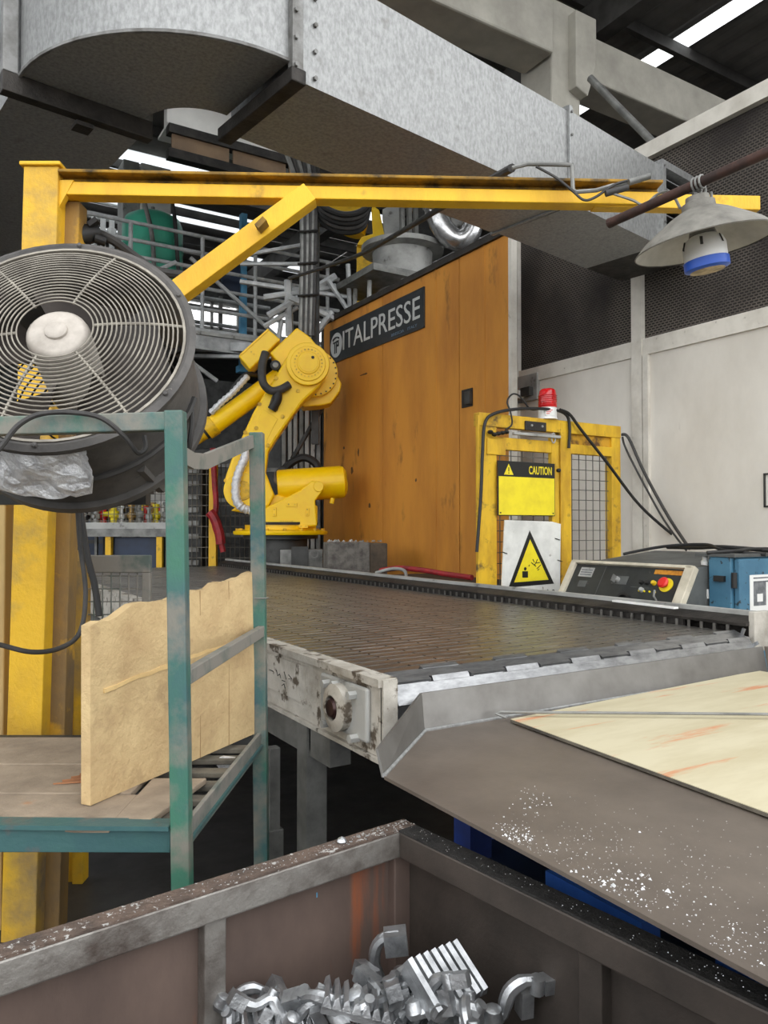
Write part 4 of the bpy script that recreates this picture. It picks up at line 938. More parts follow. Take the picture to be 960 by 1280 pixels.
# caution sign
def plate(name, corners, th, m, par): return obj(name, MB().prism(corners, (0,th,0)), m, par)
cs = thing('caution_sign', cy(655,612,-.02), 'yellow and black CAUTION plate on the safety gate', 'sign')
x0, x1 = cy(619,610).x, cy(690,610).x; zt, zm, zb = cy(655,578).z, cy(655,597).z, cy(655,645).z
YS = YC-.03
obj('plate', MB().box((x0,YS,zb),(x1,YS+.012,zt)), m_sigk, cs, bevel=.002)
obj('yellow_field', MB().box((x0+.006,YS-.001,zb+.006),(x1-.006,YS,zm)), m_sigy, cs)
TM = lambda x, z, dy=0: basis(V((1,0,0)), V((0,0,1)), V((0,-1,0)), V((x,YS-dy,z)))
text_obj('CAUTION', .06, m_sigy, cs, TM(x0+.53*(x1-x0), zm+.022), width=.41*(x1-x0), height=.058, extrude=.001, off=.001)
tcx, tcz = x0+.18*(x1-x0), zm+.012
obj('warning_triangle', MB().prism([(tcx-.042,YS-.001,tcz),(tcx+.042,YS-.001,tcz),(tcx,YS-.001,tcz+.075)],(0,.001,0)), m_sigy, cs)
ex_ = MB(); ex_.box((tcx-.004,YS-.002,tcz+.022),(tcx+.004,YS-.001,tcz+.052)); ex_.box((tcx-.004,YS-.002,tcz+.008),(tcx+.004,YS-.001,tcz+.016)); obj('exclamation_mark', ex_, m_sigk, cs)
for xx in (x0+.02, x1-.02): obj('rivet', MB().cyl((xx,YS,zb+.02),(xx,YS-.003,zb+.02),.006,n=8), m_sigk, cs)
# white hazard sign
hs = thing('hazard_sign', cy(664,694,-.05), 'white weathered plate with a falling person hazard triangle', 'sign')
YH = YC-.05
pts = [onY(x,y,YH) for x,y in ((627,738),(700,745),(701,655),(690,652),(631,650))]
obj('plate', MB().prism(pts,(0,.008,0)), m_sigw, hs)
def tri(s, dy, m, name):
    a, b, c = onY(635,735,YH), onY(693,730,YH), onY(662,662,YH); g = (a+b+c)/3
    obj(name, MB().prism([g+(p-g)*s+V((0,-dy,0)) for p in (a,b,c)],(0,.001,0)), m, hs)
tri(.98,.001,m_sigk,'triangle_border'); tri(.74,.002,m_sigy,'triangle_field')
pg = MB()
def hp_(x, y): return onY(x,y,YH-.0032)
pg.prism([hp_(653,722),hp_(660,722),hp_(660,714),hp_(653,714)],(0,.001,0)); pg.lathe([(.012,0),(.012,.001),(0,.001)], basis(V((1,0,0)),V((0,0,1)),V((0,-1,0)),hp_(656.5,711)), 10)
for a, b in (((664,703),(670,708)),((666,699),(668,703)),((668,707),(672,699)),((671,711),(676,706)),((661,708),(662,706)),((672,713),(674,711)),((669,704),(675,703))):
    pg.bar(hp_(*a), hp_(*b), .006, .001, up=(0,1,0))
obj('pictogram', pg, m_sigk, hs)
sq = MB()
for a, b in (((684,737),(688,740)),((688,740),(692,737)),((692,737),(694,741))): sq.bar(hp_(*a), hp_(*b), .006, .001, up=(0,1,0))
obj('ink_mark', sq, m_sigk, hs)
for x, y in ((631,690),(697,673),(700,700)): obj('tie', MB().tube([onY(x-3,y,YH-.004),onY(x+3,y+2,YH-.004)], .003, 5), m_black, hs)
# small socket box on the wall behind the beacon
wb_ = thing('wall_socket', onX(658,492,XW), 'grey junction box on the white wall behind the beacon', 'box')
c_ = onX(652,494,XW-.03); obj('back_plate', MB().box((XW-.04,c_.y-.22,c_.z-.07),(XW,c_.y+.04,c_.z+.18)), m_greylt, wb_, bevel=.004); obj('socket', MB().cyl((XW-.04,c_.y-.02,c_.z),(XW-.12,c_.y-.02,c_.z),.04), m_whitep, wb_, smooth=True)
obj('bracket_arm', MB().box((XW-.1,c_.y-.18,c_.z-.03),(XW-.05,c_.y-.06,c_.z+.05)), m_greydk, wb_)

# ================================================================ CONTROL CONSOLE
con = thing('control_console', (3.7,3.0,0), 'black faced operator console with beige frame beside the conveyor', 'console')
A0 = onX(704,745,3.40); A1 = onX(853,759,3.40); T0 = onX(720,699,3.53); T1 = onX(868,713,3.53)
ya, yb = (A0.y+T0.y)/2+.02, (A1.y+T1.y)/2-.02; zb_ = 1.06; zt_ = (T0.z+T1.z)/2
cb0, ct0 = V((3.39,ya,zb_)), V((3.53,ya,zt_)); cb1, ct1 = V((3.39,yb,zb_)), V((3.53,yb,zt_))
obj('housing', MB().prism([(3.42,yb+.03,zb_-.05),(3.55,yb+.03,zt_-.01),(4.25,yb+.03,zt_+.06),(4.25,yb+.03,.55),(3.42,yb+.03,.55)],(0,ya-yb-.06,0)), m_consg, con, bevel=.006)
obj('stand', MB().box((3.55,yb+.1,0),(4.1,ya-.1,.55)), m_consg, con)
fn_ = (ct0-cb0).cross(V((0,1,0))).normalized(); fn_ = fn_ if fn_.x < 0 else -fn_
def cf(u, v, o=0):   # u 0 left (far) .. 1 right (near), v 0 bottom .. 1 top
    return cb0.lerp(cb1,u).lerp(ct0.lerp(ct1,u), v) + fn_*o
def cquad(u0,u1,v0,v1,o0,o1): return MB().hexa([cf(u0,v0,o0),cf(u1,v0,o0),cf(u1,v1,o0),cf(u0,v1,o0),cf(u0,v0,o1),cf(u1,v0,o1),cf(u1,v1,o1),cf(u0,v1,o1)])
fcp = obj('face_panel', cquad(.03,.97,.02,.95,-.02,.0), m_consb, con)
for u0,u1,v0,v1 in ((-.01,.035,-.02,1.0),(.92,.985,-.02,1.0),(0,.97,.94,1.01)): obj('frame', cquad(u0,u1,v0,v1,-.02,.022), m_consf, con, bevel=.004)
obj('side_skirt', MB().prism([(3.40,yb+.028,zb_-.04),(3.54,yb+.028,zt_),(3.66,yb+.028,zt_+.01),(3.66,yb+.028,zb_-.04)],(0,-.006,0)), m_consg, con)
obj('panel_line', cquad(.30,.303,.05,.92,0,.001), m_consg, fcp); obj('panel_line', cquad(.56,.70,.46,.47,0,.001), m_consg, fcp)
lb = obj('rating_label', cquad(.09,.21,.62,.86,0,.002), m_greylt, fcp); 
lt_ = MB()
for k in range(3): lt_ = lt_.hexa(cquad(.10,.2,.66+.06*k,.69+.06*k,.002,.003).v)
obj('label_print', lt_, m_ink, lb)
obj('sticker', cquad(.12,.19,.36,.52,0,.002), m_consg, fcp)
fM = lambda u, v: basis((cb1-cb0).normalized(), (ct0-cb0).normalized(), fn_, cf(u,v))
def knob(u, v, r, h, m, name): return obj(name, MB().lathe([(r*1.1,0),(r*1.1,.006),(r,.008),(r,h),(r*.8,h+.004),(0,h+.005)], fM(u,v), 18), m, fcp, smooth=True)
ks = knob(.44,.60,.016,.02,m_greylt,'key_switch'); obj('key', MB().box((-.004,-.03,.02),(.004,.012,.05), fM(.44,.60)), m_grey, ks); obj('dial_plate', cquad(.40,.52,.50,.70,0,.002), m_consg, fcp)
es = obj('stop_button', MB().lathe([(.014,0),(.014,.024),(.030,.026),(.032,.036),(.024,.044),(0,.046)], fM(.82,.56), 22), m_redp, fcp, smooth=True)
obj('stop_ring', MB().lathe([(.042,0),(.042,.005),(.014,.006)], fM(.82,.56), 26), m_sigy, es, smooth=True)
for u, m in ((.635,m_black),(.68,m_black),(.73,mat('amber_button', S(226,190,40), rough=.3)),(.66,m_greylt)): knob(u,.58 if m is not m_greylt else .40,.013,.016,m,'push_button')
for u in (.64,.68,.72,.76): obj('indicator', MB().lathe([(.006,0),(.005,.006),(0,.007)], fM(u,.38), 8), m_sigy, fcp)
obj('instruction_strip', cquad(.70,.905,.80,.90,0,.002), mat('orange_strip', S(206,140,40), S(160,100,30), .6, 0, 30), fcp)
obj('joystick', MB().tube([cf(.79,.20,0),cf(.79,.24,.03),cf(.80,.34,.05)], .006, 6), m_greylt, fcp)
obj('cable_gland', MB().ring([(.05,0),(.05,.02),(.035,.02),(.035,0)], fM(.55,.10), 24), m_black, fcp, smooth=True)
obj('tag', MB().box((3.62,yb+.015,zb_+.06),(3.66,yb+.022,zb_+.11)), m_paper, con)
cable('loose_cable', [V((3.72,3.25,zt_+.05)),V((3.85,3.05,zt_+.10)),V((3.9,2.8,zt_+.115)),V((3.8,2.62,zt_+.09)),V((3.85,2.4,zt_+.07))], .009, m_black, 'black cable lying curved on top of the console')
cable('loose_cable', [V((4.2,3.3,zt_+.085)),V((4.1,3.0,zt_+.09)),V((4.0,2.75,zt_+.10)),V((4.1,2.4,zt_+.08)),V((4.3,2.2,zt_+.08))], .012, m_black, 'thick black hose lying behind the console top')
con2 = obj('connector_plug', MB().lathe([(.02,0),(.022,.02),(.014,.03),(.014,.05),(0,.05)], Matrix.Translation(V((3.66,yb+.06,zt_+.01))), 14), m_whitep, smooth=True); tag(con2, 'white round plug on the console corner', 'plug')
pl_ = obj('white_strip', MB().bar(onZ(768,751,1.145), onZ(845,760,1.145), .03, .008), m_whitep); tag(pl_, 'narrow white strip lying on the conveyor guard by the console', 'strip')
# ================================================================ BLUE CABINET
bcx = 3.62; by0 = onX(914,760,bcx).y; by1 = onX(877,740,bcx).y
bz = onX(900,696,bcx).z
bb_ = thing('electrical_cabinet', (4,by0,0), 'chipped blue electrical cabinet with papers at the right edge', 'cabinet')
obj('body', MB().box((bcx,by0,.1),(4.5,min(by1+.02,yb+.01),bz)), m_bluec, bb_, bevel=.006)
obj('top_plate', MB().box((bcx-.01,by0-.03,bz),(4.52,by1+.03,bz+.015)), m_consg, bb_)
obj('plinth', MB().box((bcx+.03,by0+.02,0),(4.45,by1,.1)), m_greydk, bb_)
dr_ = obj('door', MB().box((bcx+.02,by0-.035,.14),(4.48,by0-.005,bz-.01)), m_bluec, bb_, bevel=.005)
for z in (bz-.12, .5): obj('hinge', MB().cyl((bcx-.002,by0-.02,z-.04),(bcx-.002,by0-.02,z+.04),.014), m_black, bb_)
obj('latch', MB().box((bcx-.02,by0+.03,bz-.13),(bcx,by0+.09,bz-.10)), m_black, bb_)
pa0 = onY(937,719,by0-.037); pa1 = onY(937,802,by0-.037)
def paper(x0, x1, z0, z1): 
    p = obj('paper_sheet', MB().box((x0,by0-.039,z0),(x1,by0-.036,z1)), m_paper, dr_); return p
p1 = paper(pa0.x, pa0.x+.30, pa1.z, pa0.z)
hgt = pa0.z-pa1.z
for j, zf in enumerate((.53,.06)):
    for i in range(2):
        xx = pa0.x+.03+i*.13; z_ = pa1.z+hgt*zf
        obj('printed_picture', MB().box((xx,by0-.0400,z_),(xx+.11,by0-.0390,z_+hgt*.36)), m_ink, p1)
        obj('picture_mark', MB().box((xx+.03,by0-.0405,z_+hgt*.06),(xx+.08,by0-.0400,z_+hgt*.18)), m_paper, p1)
tx_ = MB()
for k in range(2): tx_.box((pa0.x+.03,by0-.0400,pa0.z-.02-k*.02),(pa0.x+.22-k*.05,by0-.0390,pa0.z-.013-k*.02))
obj('printed_line', tx_, m_ink, p1)
cable('loose_cable', [V((3.6,by1-.05,bz+.02)),V((3.75,by0+.05,bz+.03)),V((4.0,by0+.1,bz+.035)),V((4.4,by0+.0,bz+.03))], .01, m_black, 'black cable lying on the blue cabinet top')

# ================================================================ ROBOT
RBD = 8.6; k_ = .00240
rbp = P(230+455/3.764, 380+1085/3.764, RBD)
RM = Matrix.Translation(rbp) @ Matrix.Rotation(math.radians(-24.5),4,'Z')
rob = thing('industrial_robot', (0,0,0), 'yellow six-axis industrial robot arm standing beside the conveyor end', 'robot', m=RM)
def rp(x, y, v): return RM @ V(((x-455)*k_, v, (1085-y)*k_))
def rprism(pts, v0, v1, name, m=m_robot, par=rob, bevel=.015): return obj(name, MB().prism([rp(x,y,v0) for x,y in pts], rp(0,0,v1)-rp(0,0,v0)), m, par, bevel=bevel)
def rdisc(x, y, r, v0, v1, name, m=m_robot, par=rob, n=36, bevel=.006): return obj(name, MB().cyl(rp(x,y,v0), rp(x,y,v1), r*k_, n=n), m, par, smooth=True, bevel=bevel)
obj('base_ring', MB().lathe([(.52,0),(.53,.012),(.53,.04),(.44,.055),(.40,.06),(.40,.12),(0,.12)], RM, 48), m_robot, rob, smooth=True)
for k in range(16):
    a = k*.3927+.1; c = RM @ V((.485*math.cos(a),.485*math.sin(a),.04)); obj('base_bolt', MB().cyl(c, c+V((0,0,.03)), .018, n=6), m_robotd, rob)
obj('base_gap', MB().lathe([(.42,.11),(.42,.14),(0,.14)], RM, 40), m_trimdk, rob)
rprism([(230,975),(390,1000),(625,1035),(625,950),(440,900),(250,960)], -.22, .28, 'turntable')
br_ = rprism([(385,965),(545,882),(598,838),(640,845),(656,875),(612,930),(622,1045),(385,1058)], -.36, -.30, 'side_bracket')
rprism([(385,965),(545,882),(598,838),(640,845),(656,875),(612,930),(622,1045),(385,1058)], .26, .31, 'side_bracket')
rdisc(627,865,24,-.375,-.36,'pivot_cap',par=br_); 
for pts in ([(482,935),(532,940),(530,960),(482,958)],[(420,962),(438,962),(438,1002),(420,1002)],[(568,962),(585,962),(585,1000),(568,1000)],[(388,1038),(428,1038),(428,1056),(388,1056)],[(538,1038),(580,1038),(580,1054),(538,1054)]): rprism(pts,-.372,-.36,'boss',par=br_,bevel=.004)
for x,y in ((492,947),(520,948),(428,970),(428,994),(576,970),(576,992),(395,1047),(418,1047),(548,1046),(570,1046)): rdisc(x,y,4,-.376,-.37,'screw',m_robotd,br_,8,0)
lgm = MB(); 
for k in range(6): lgm.box(((455+k*10-455)*k_,-.362,(1085-1028)*k_),((455+k*10+7-455)*k_,-.360,(1085-1020)*k_), RM)
obj('worn_lettering', lgm, m_robotd, br_)
# shoulder motor
mo_ax = (rp(780,838,0)-rp(440,862,0)).normalized()
q = rp(440,858,-.06); zx = mo_ax; a_ = zx.orthogonal().normalized(); b_ = zx.cross(a_)
sm_ = obj('shoulder_motor', MB().lathe([(.17,0),(.185,.02),(.185,.70),(.175,.745),(.14,.77),(0,.775)], basis(a_,b_,zx,q), 32), m_robot, rob, smooth=True)
obj('motor_ring', MB().ring([(.12,.765),(.13,.78),(.14,.765)], basis(a_,b_,zx,q), 28), m_robotd, sm_, smooth=True)
obj('motor_foot', MB().cyl(rp(695,915,-.2), rp(690,940,-.2), .025), m_robot, sm_)
rdisc(460,800,30,-.1,.1,'motor_flange',m_greydk,sm_)
obj('cable_box', MB().prism([rp(x,y,.0) for x,y in ((425,785),(520,790),(590,815),(440,850),(420,830))], rp(0,0,.2)-rp(0,0,0)), m_greylt, rob, bevel=.01)
# lower arm
la = rprism([(205,868),(206,830),(232,750),(290,620),(330,530),(372,455),(420,380),(470,290),(500,240),(560,212),(625,235),(668,300),(660,360),(630,405),(560,470),(505,545),(440,640),(400,705),(388,800),(415,870),(430,905),(400,960),(330,985),(270,972),(228,930)], -.30, -.04, 'lower_arm', bevel=.025)
rprism([(330,605),(375,512),(443,556),(400,640),(385,690),(350,650)], -.306, -.30, 'arm_cover', par=la, bevel=.003)
for x,y in ((296,620),(360,490),(463,545),(398,678),(434,370),(534,426),(210,840),(345,600)): rdisc(x,y,9,-.315,-.30,'cap_screw',m_robotd,la,12,.002)
rprism([(400,500),(418,448),(462,455),(440,522)], -.309, -.30, 'arm_slot', m_greydk, la, .002)
rdisc(285,885,84,-.335,-.30,'shoulder_disc',par=la); rdisc(285,885,45,-.345,-.33,'shoulder_cap',m_robotd,la)
# elbow
el = rdisc(578,305,98,-.36,-.28,'elbow_disc'); rdisc(578,305,80,-.372,-.355,'elbow_plate',par=el); rdisc(580,302,52,-.385,-.37,'elbow_hub',par=el); rdisc(580,302,44,-.39,-.384,'elbow_cap',par=el)
for k in range(24):
    a = k*.2618; rdisc(580+62*math.cos(a),302+62*math.sin(a),3.6,-.379,-.37,'disc_bolt',m_robotd,el,6,0)
rdisc(600,278,7,-.397,-.39,'plug',m_trimdk,el,10,0)
ef = rdisc(610,320,112,-.06,.02,'elbow_flange')
for k in range(14):
    a = -1.5+k*.25; rdisc(610+104*math.cos(a),320+104*math.sin(a),4,-.068,-.06,'flange_bolt',m_trimdk,ef,6,0)
rprism([(640,205),(690,262),(742,362),(735,398),(715,425),(690,458),(640,470),(560,478),(520,440),(560,300)], .02, .34, 'elbow_gearbox')
uh = rprism([(404,240),(528,118),(590,160),(632,212),(640,330),(470,330),(435,280)], -.16, .30, 'forearm_housing')
mb_ = rprism([(258,255),(393,124),(452,172),(312,318)], -.12, .22, 'motor_box'); rprism([(264,248),(393,124),(400,130),(270,255)], -.13, .23, 'box_lid', par=mb_, bevel=.003)
for x,y in ((330,245),(318,235)): rdisc(x,y,4,-.124,-.12,'screw',m_robotd,mb_,8,0)
rdisc(430,300,24,-.19,-.15,'connector',m_black); rdisc(430,300,14,-.2,-.185,'connector_ring',m_grey)
fa, fb2 = rp(450,335,.05), rp(112,592,.05)
fo_ = obj('forearm', MB().cyl(fa, fb2, .112, .105, 28), m_robot, rob, smooth=True)
ad = (fb2-fa).normalized()
obj('forearm_collar', MB().cyl(fb2-ad*.10, fb2+ad*.02, .118, .112, 28), m_robotd, fo_, smooth=True, bevel=.006)
obj('wrist_seal', MB().cyl(fb2+ad*.02, fb2+ad*.05, .095, n=24), m_trimdk, fo_, smooth=True)
wr2 = obj('wrist', MB().cyl(fb2+ad*.05, fb2+ad*.20, .085, .075, 24), m_robotd, rob, smooth=True)
obj('wrist_ring', MB().cyl(fb2+ad*.20, fb2+ad*.235, .085, n=24), m_trimdk, wr2, smooth=True)
obj('wrist_flange', MB().cyl(fb2+ad*.235, fb2+ad*.36, .06, .05, 20), m_robotd, wr2, smooth=True)
obj('gripper', MB().bar(fb2+ad*.36, fb2+ad*.62, .10, .12), m_greydk, wr2, bevel=.01)
obj('dress_hose', MB().tube(smooth_path([rp(385,255,-.30),rp(372,320,-.36),rp(376,395,-.38),rp(410,432,-.37),rp(455,425,-.36),rp(495,400,-.34)]), .045, 12), m_dkgrey, rob, smooth=True)
obj('dress_hose', MB().tube(smooth_path([rp(440,420,-.36),rp(440,470,-.345),rp(415,515,-.32)]), .05, 12), m_black, rob, smooth=True)
sleeve = smooth_path([rp(300,690,-.36),rp(296,740,-.38),rp(272,800,-.39),rp(258,860,-.39),rp(262,930,-.39),rp(290,965,-.38),rp(325,975,-.36)], 5)
obj('foil_sleeve', MB().tube(sleeve, [.043+.009*(i%2) for i in range(len(sleeve))], 10), m_foil, rob, smooth=True)
s2 = smooth_path([rp(300,340,-.02),rp(265,385,-.06),rp(225,430,-.07),rp(180,470,-.07),rp(130,520,-.05)], 5)
obj('foil_sleeve', MB().tube(s2, [.030+.010*(i%2) for i in range(len(s2))], 8), m_foil, rob, smooth=True)
obj('black_hose', MB().tube(smooth_path([rp(350,330,.1),rp(300,330,.0),rp(260,360,.0),rp(220,420,.0)]), .03, 8), m_black, rob, smooth=True)
# pedestal and blocks
pd = thing('robot_pedestal', (rbp.x,rbp.y,0), 'grey steel pedestal under the yellow robot', 'pedestal', m=Matrix.Translation((rbp.x,rbp.y,0)) @ Matrix.Rotation(math.radians(-24.5),4,'Z'))
PM = ROOTM[pd.name]
obj('column', MB().lathe([(.30,0),(.30,rbp.z-.05),(.42,rbp.z-.045),(.42,rbp.z),(0,rbp.z)], PM, 32), m_greydk, pd, smooth=True)
obj('foot_box', MB().box((0,-.45,0),(.46,-.30,1.27), PM), m_grey, pd, bevel=.01); obj('foot_box', MB().box((.12,-.47,0),(.3,-.45,1.30), PM), m_greydk, pd)
rgv = RM @ V((.36,-.56,-.20)); obj('lifting_ring', MB().ring([(.035,-.02),(.05,-.02),(.05,.02),(.035,.02)], basis(V((RM.col[0].xyz)), V((0,0,1)), -V((RM.col[1].xyz)), rgv), 18), m_grey, pd, smooth=True)
blk = thing('concrete_block', P(440,690,7.6), 'rough grey concrete block at the foot of the orange enclosure', 'block', m=Matrix.Translation(P(440,694,7.6)) @ Matrix.Rotation(math.radians(-20),4,'Z'))
BM_ = ROOTM[blk.name]; obj('block_body', MB().box((-.26,-.12,-1.29),(.16,.25,.13), BM_), mat('rough_block', S(122,118,112), S(84,80,76), .9, 0, 14, bump=.6, bscale=30), blk, bevel=.01)
obj('block_side', MB().box((.16,-.11,-1.29),(.34,.3,.12), BM_), mat('brown_block', S(96,84,70), S(70,62,54), .9, 0, 8), blk, bevel=.01)
rbm = MB()
for _ in range(26): 
    p = BM_ @ V((random.uniform(-.22,.30),random.uniform(-.08,.2),.135)); s = random.uniform(.008,.022); rbm.add([p+V((s,0,0)),p+V((-s,s,0)),p+V((-s*.4,-s,0)),p+V((0,0,s*1.2))],[(0,1,3),(1,2,3),(2,0,3),(2,1,0)])
rr_ = obj('rubble', rbm, m_greylt, blk); rr_['kind'] = 'stuff'
pln = thing('machine_plinth', (3.8,5.6,0), 'low dark steel plinth between conveyor guard and orange enclosure', 'plinth')
obj('plinth_body', MB().box((3.3,4.7,0),(4.3,6.2,1.02)), m_greydk, pln, bevel=.01); obj('plinth_top', MB().box((3.27,4.67,1.02),(4.33,6.23,1.05)), m_trimdk, pln)
cable('red_hose', [P(476,713,6.6),P(500,710,6.4),P(530,713,6.2),P(560,718,6.0),P(590,722,5.8)], .022, m_redh, 'red hose lying behind the conveyor guard', 'hose')
cable('grey_hose', [P(470,716,6.5),P(490,711,6.4),P(505,713,6.3),P(508,722,6.2)], .014, m_greylt, 'pale hose loop lying beside the red hose', 'hose')

# ================================================================ LEFT: POSTS AND MESH FRAME
tc = thing('guard_column', RD(-1.42,2.9), 'tan sheet metal column left of the yellow crane post', 'column')
obj('column_skin', MB().hexa([RD(-1.75,2.86,0),RD(-1.425,2.86,0),RD(-1.425,3.1,0),RD(-1.75,3.1,0),RD(-1.75,2.86,1.95),RD(-1.425,2.86,1.95),RD(-1.425,3.1,1.95),RD(-1.75,3.1,1.95)]), m_tan, tc, bevel=.006)
obj('fold', MB().bar(RD(-1.46,2.858,0), RD(-1.46,2.858,1.95), .006, .006), m_tan, tc)
mf = thing('mesh_guard', RD(-1.2,3.25), 'dusty mesh guard frame on a yellow-footed post behind the tan board', 'guard')
d_ = 3.25
pcol((82-480)/FPX*d_,(95-480)/FPX*d_,d_,d_+.05,0,P(90,688,d_).z,'post',m_yelpost,mf); pcol((96-480)/FPX*d_,(109-480)/FPX*d_,d_-.02,d_+.05,0,P(90,700,d_).z,'post',m_yelpost,mf)
zt2, zb2 = P(150,694,d_).z, P(150,800,d_).z
ra, rb_ = (108-480)/FPX*d_, (188-480)/FPX*d_
pcol(ra, rb_, d_, d_+.03, zt2-.075, zt2, 'frame_rail', m_greyrail, mf); pcol(rb_-.035, rb_, d_, d_+.03, zb2-.1, zt2-.075, 'frame_stile', m_greyrail, mf); pcol(ra, rb_, d_, d_+.03, zb2-.15, zb2-.1, 'frame_rail', m_greyrail, mf)
g = MB()
for k in range(6): r = ra+.01+(rb_-ra-.05)*(k+.5)/6; g.tube([RD(r,d_+.015,zb2-.1),RD(r,d_+.015,zt2-.07)], .0035, 4)
for k in range(7): z = zt2-.09-k*.055; g.tube([RD(ra,d_+.02,z),RD(rb_-.03,d_+.02,z)], .0035, 4)
obj('wire_mesh', g, m_greyrail, mf)
obj('bracket', MB().bar(P(72,726,d_-.03), P(92,726,d_-.03), .04, .045), m_greyrail, mf)
cl2 = thing('conveyor_leg_frame', P(340,980,2.9), 'grey gritty steel leg beside the green rack post', 'leg')
lp_ = P(341,900,2.85); obj('upright', MB().box((lp_.x-.022,lp_.y-.022,0),(lp_.x+.022,lp_.y+.022,BZ-.37)), m_grey, cl2, bevel=.003); obj('foot_sleeve', MB().box((lp_.x-.032,lp_.y-.032,.05),(lp_.x+.032,lp_.y+.032,.38)), m_grey, cl2, bevel=.003)
# blue base under the tray
bf = thing('blue_base_frame', (1.2,.9,0), 'blue painted machine base frame under the steel tray', 'frame')
obj('side_beam', MB().box((1.36,.2,.42),(1.46,1.75,.60)), m_bluedk, bf, bevel=.006)
for yy in (.3, .78, 1.25, 1.7): obj('upright', MB().box((1.36,yy-.05,0),(1.46,yy+.05,TZ-.1)), m_bluedk, bf, bevel=.004)
obj('deck', MB().box((1.12,.2,.56),(2.8,1.7,.64)), m_navy, bf)
obj('light_panel', MB().box((1.13,.62,.60),(1.18,.80,.80)), mat('bright_blue_paint', S(60,110,200), S(46,90,176), .45, 0, 6), bf); obj('light_panel', MB().box((1.13,.95,.60),(1.18,1.2,.78)), bpy.data.materials['bright_blue_paint'], bf)

# ================================================================ BACKGROUND: MEZZANINE, TANK, MACHINES
m_galvp = mat('galvanised_pipe', S(190,192,192), S(150,152,152), .5, .15, 6)
YM = 10.5; ZM = 4.3
mz = thing('mezzanine', (0,YM,0), 'grey steel mezzanine with pipe railings beyond the fan', 'platform')
obj('deck', MB().box((-4,YM,ZM-.06),(5.6,13.6,ZM)), m_greydk, mz)
obj('edge_beam', MB().box((-4,YM-.06,ZM-.28),(5.6,YM+.04,ZM+.02)), m_galvp, mz)
obj('edge_beam', MB().box((-4,YM-.1,ZM-.08),(5.6,YM-.06,ZM-.03)), m_greylt, mz)
for x in (-3.5, -.6, 2.2, 5.2): obj('post', MB().box((x-.1,YM,0),(x+.1,YM+.2,ZM-.2)), m_greydk, mz)
for z in (4.62, 4.92, 5.2, 5.42, 5.66): obj('handrail', MB().tube([(-4,YM+.04,z),(5.6,YM+.04,z)], .028, 8), m_galvp, mz, smooth=True)
for x in (-2.6,-1.2,.2,1.0,2.4,3.4,4.2,5.4): obj('stanchion', MB().tube([(x,YM+.04,ZM),(x,YM+.04,5.66)], .03, 8), m_galvp, mz, smooth=True)
for (x0,z0_,x1,z1_) in ((1.6,4.3,3.0,5.2),(3.2,5.3,4.6,4.3),(2.6,4.2,3.6,3.6)): obj('strut', MB().tube([(x0,YM-.03,z0_),(x1,YM-.03,z1_)], .03, 6), m_galvp, mz)
tk_p = onY(193,310,11.4); TK = Matrix.Translation((tk_p.x,11.5,ZM))
tank = thing('pressure_tank', (0,0,0), 'green domed pressure tank on the mezzanine', 'tank', m=TK)
zt3 = onY(193,266,11.4).z - ZM
tb_ = obj('shell', MB().lathe([(.40,0),(.44,.06),(.44,zt3-.20),(.40,zt3-.09),(.28,zt3-.02),(0,zt3)], TK, 32), m_tank, tank, smooth=True)
obj('band', MB().ring([(.442,zt3-.55),(.452,zt3-.55),(.452,zt3-.5),(.442,zt3-.5)], TK, 32), m_tank, tb_)
obj('valve', MB().cyl(TK @ V((0,0,zt3)), TK @ V((0,0,zt3+.12)), .03), m_grey, tb_)
obj('pipe', MB().tube(smooth_path([TK @ V((-.2,-.3,zt3+.5)),TK @ V((-.25,-.42,zt3+.1)),TK @ V((-.12,-.48,zt3-.6)),TK @ V((-.1,-.5,.2))]), .035, 8), m_grey, tank, smooth=True)
obj('pipe', MB().tube(smooth_path([TK @ V((.05,-.3,zt3+.55)),TK @ V((.18,-.42,zt3+.05)),TK @ V((.22,-.5,zt3-.6)),TK @ V((.3,-.5,.2))]), .03, 8), m_dkgrey, tank, smooth=True)
bq = onY(304,300,10.9); bpst = thing('blue_post', (bq.x,10.9,0), 'tall light blue steel post beside the mezzanine railing', 'post')
obj('post_body', MB().box((bq.x-.045,10.85,3.9),(bq.x+.045,10.95,onY(304,268,10.9).z)), m_ltblue, bpst); obj('wing', MB().box((bq.x-.34,10.88,5.05),(bq.x-.05,10.93,5.85)), m_navy, bpst, bevel=.01)
obj('foot', MB().box((bq.x-.08,10.82,3.85),(bq.x+.08,10.98,3.95)), m_ltblue, bpst)
wp = thing('white_pipe_rack', onY(130,260,14.5), 'white pipes with couplings in front of the far wall', 'pipes')
for k in range(5):
    q = onY(118+k*11,255,14.5); obj('pipe', MB().tube([(q.x,14.5,3.5),(q.x,14.5,7.2)], .05, 8), m_whitep, wp, smooth=True); obj('coupling', MB().lathe([(.05,0),(.085,.02),(.085,.14),(.05,.16)], Matrix.Translation((q.x,14.5,onY(0,262+4*(k%2),14.5).z-.1)), 10), m_whitep, wp)
for yy in (252, 272): z = onY(130,yy,14.6).z; obj('cross_bar', MB().box((onY(100,yy,14.6).x,14.56,z-.06),(onY(175,yy,14.6).x,14.62,z+.06)), m_greylt, wp)
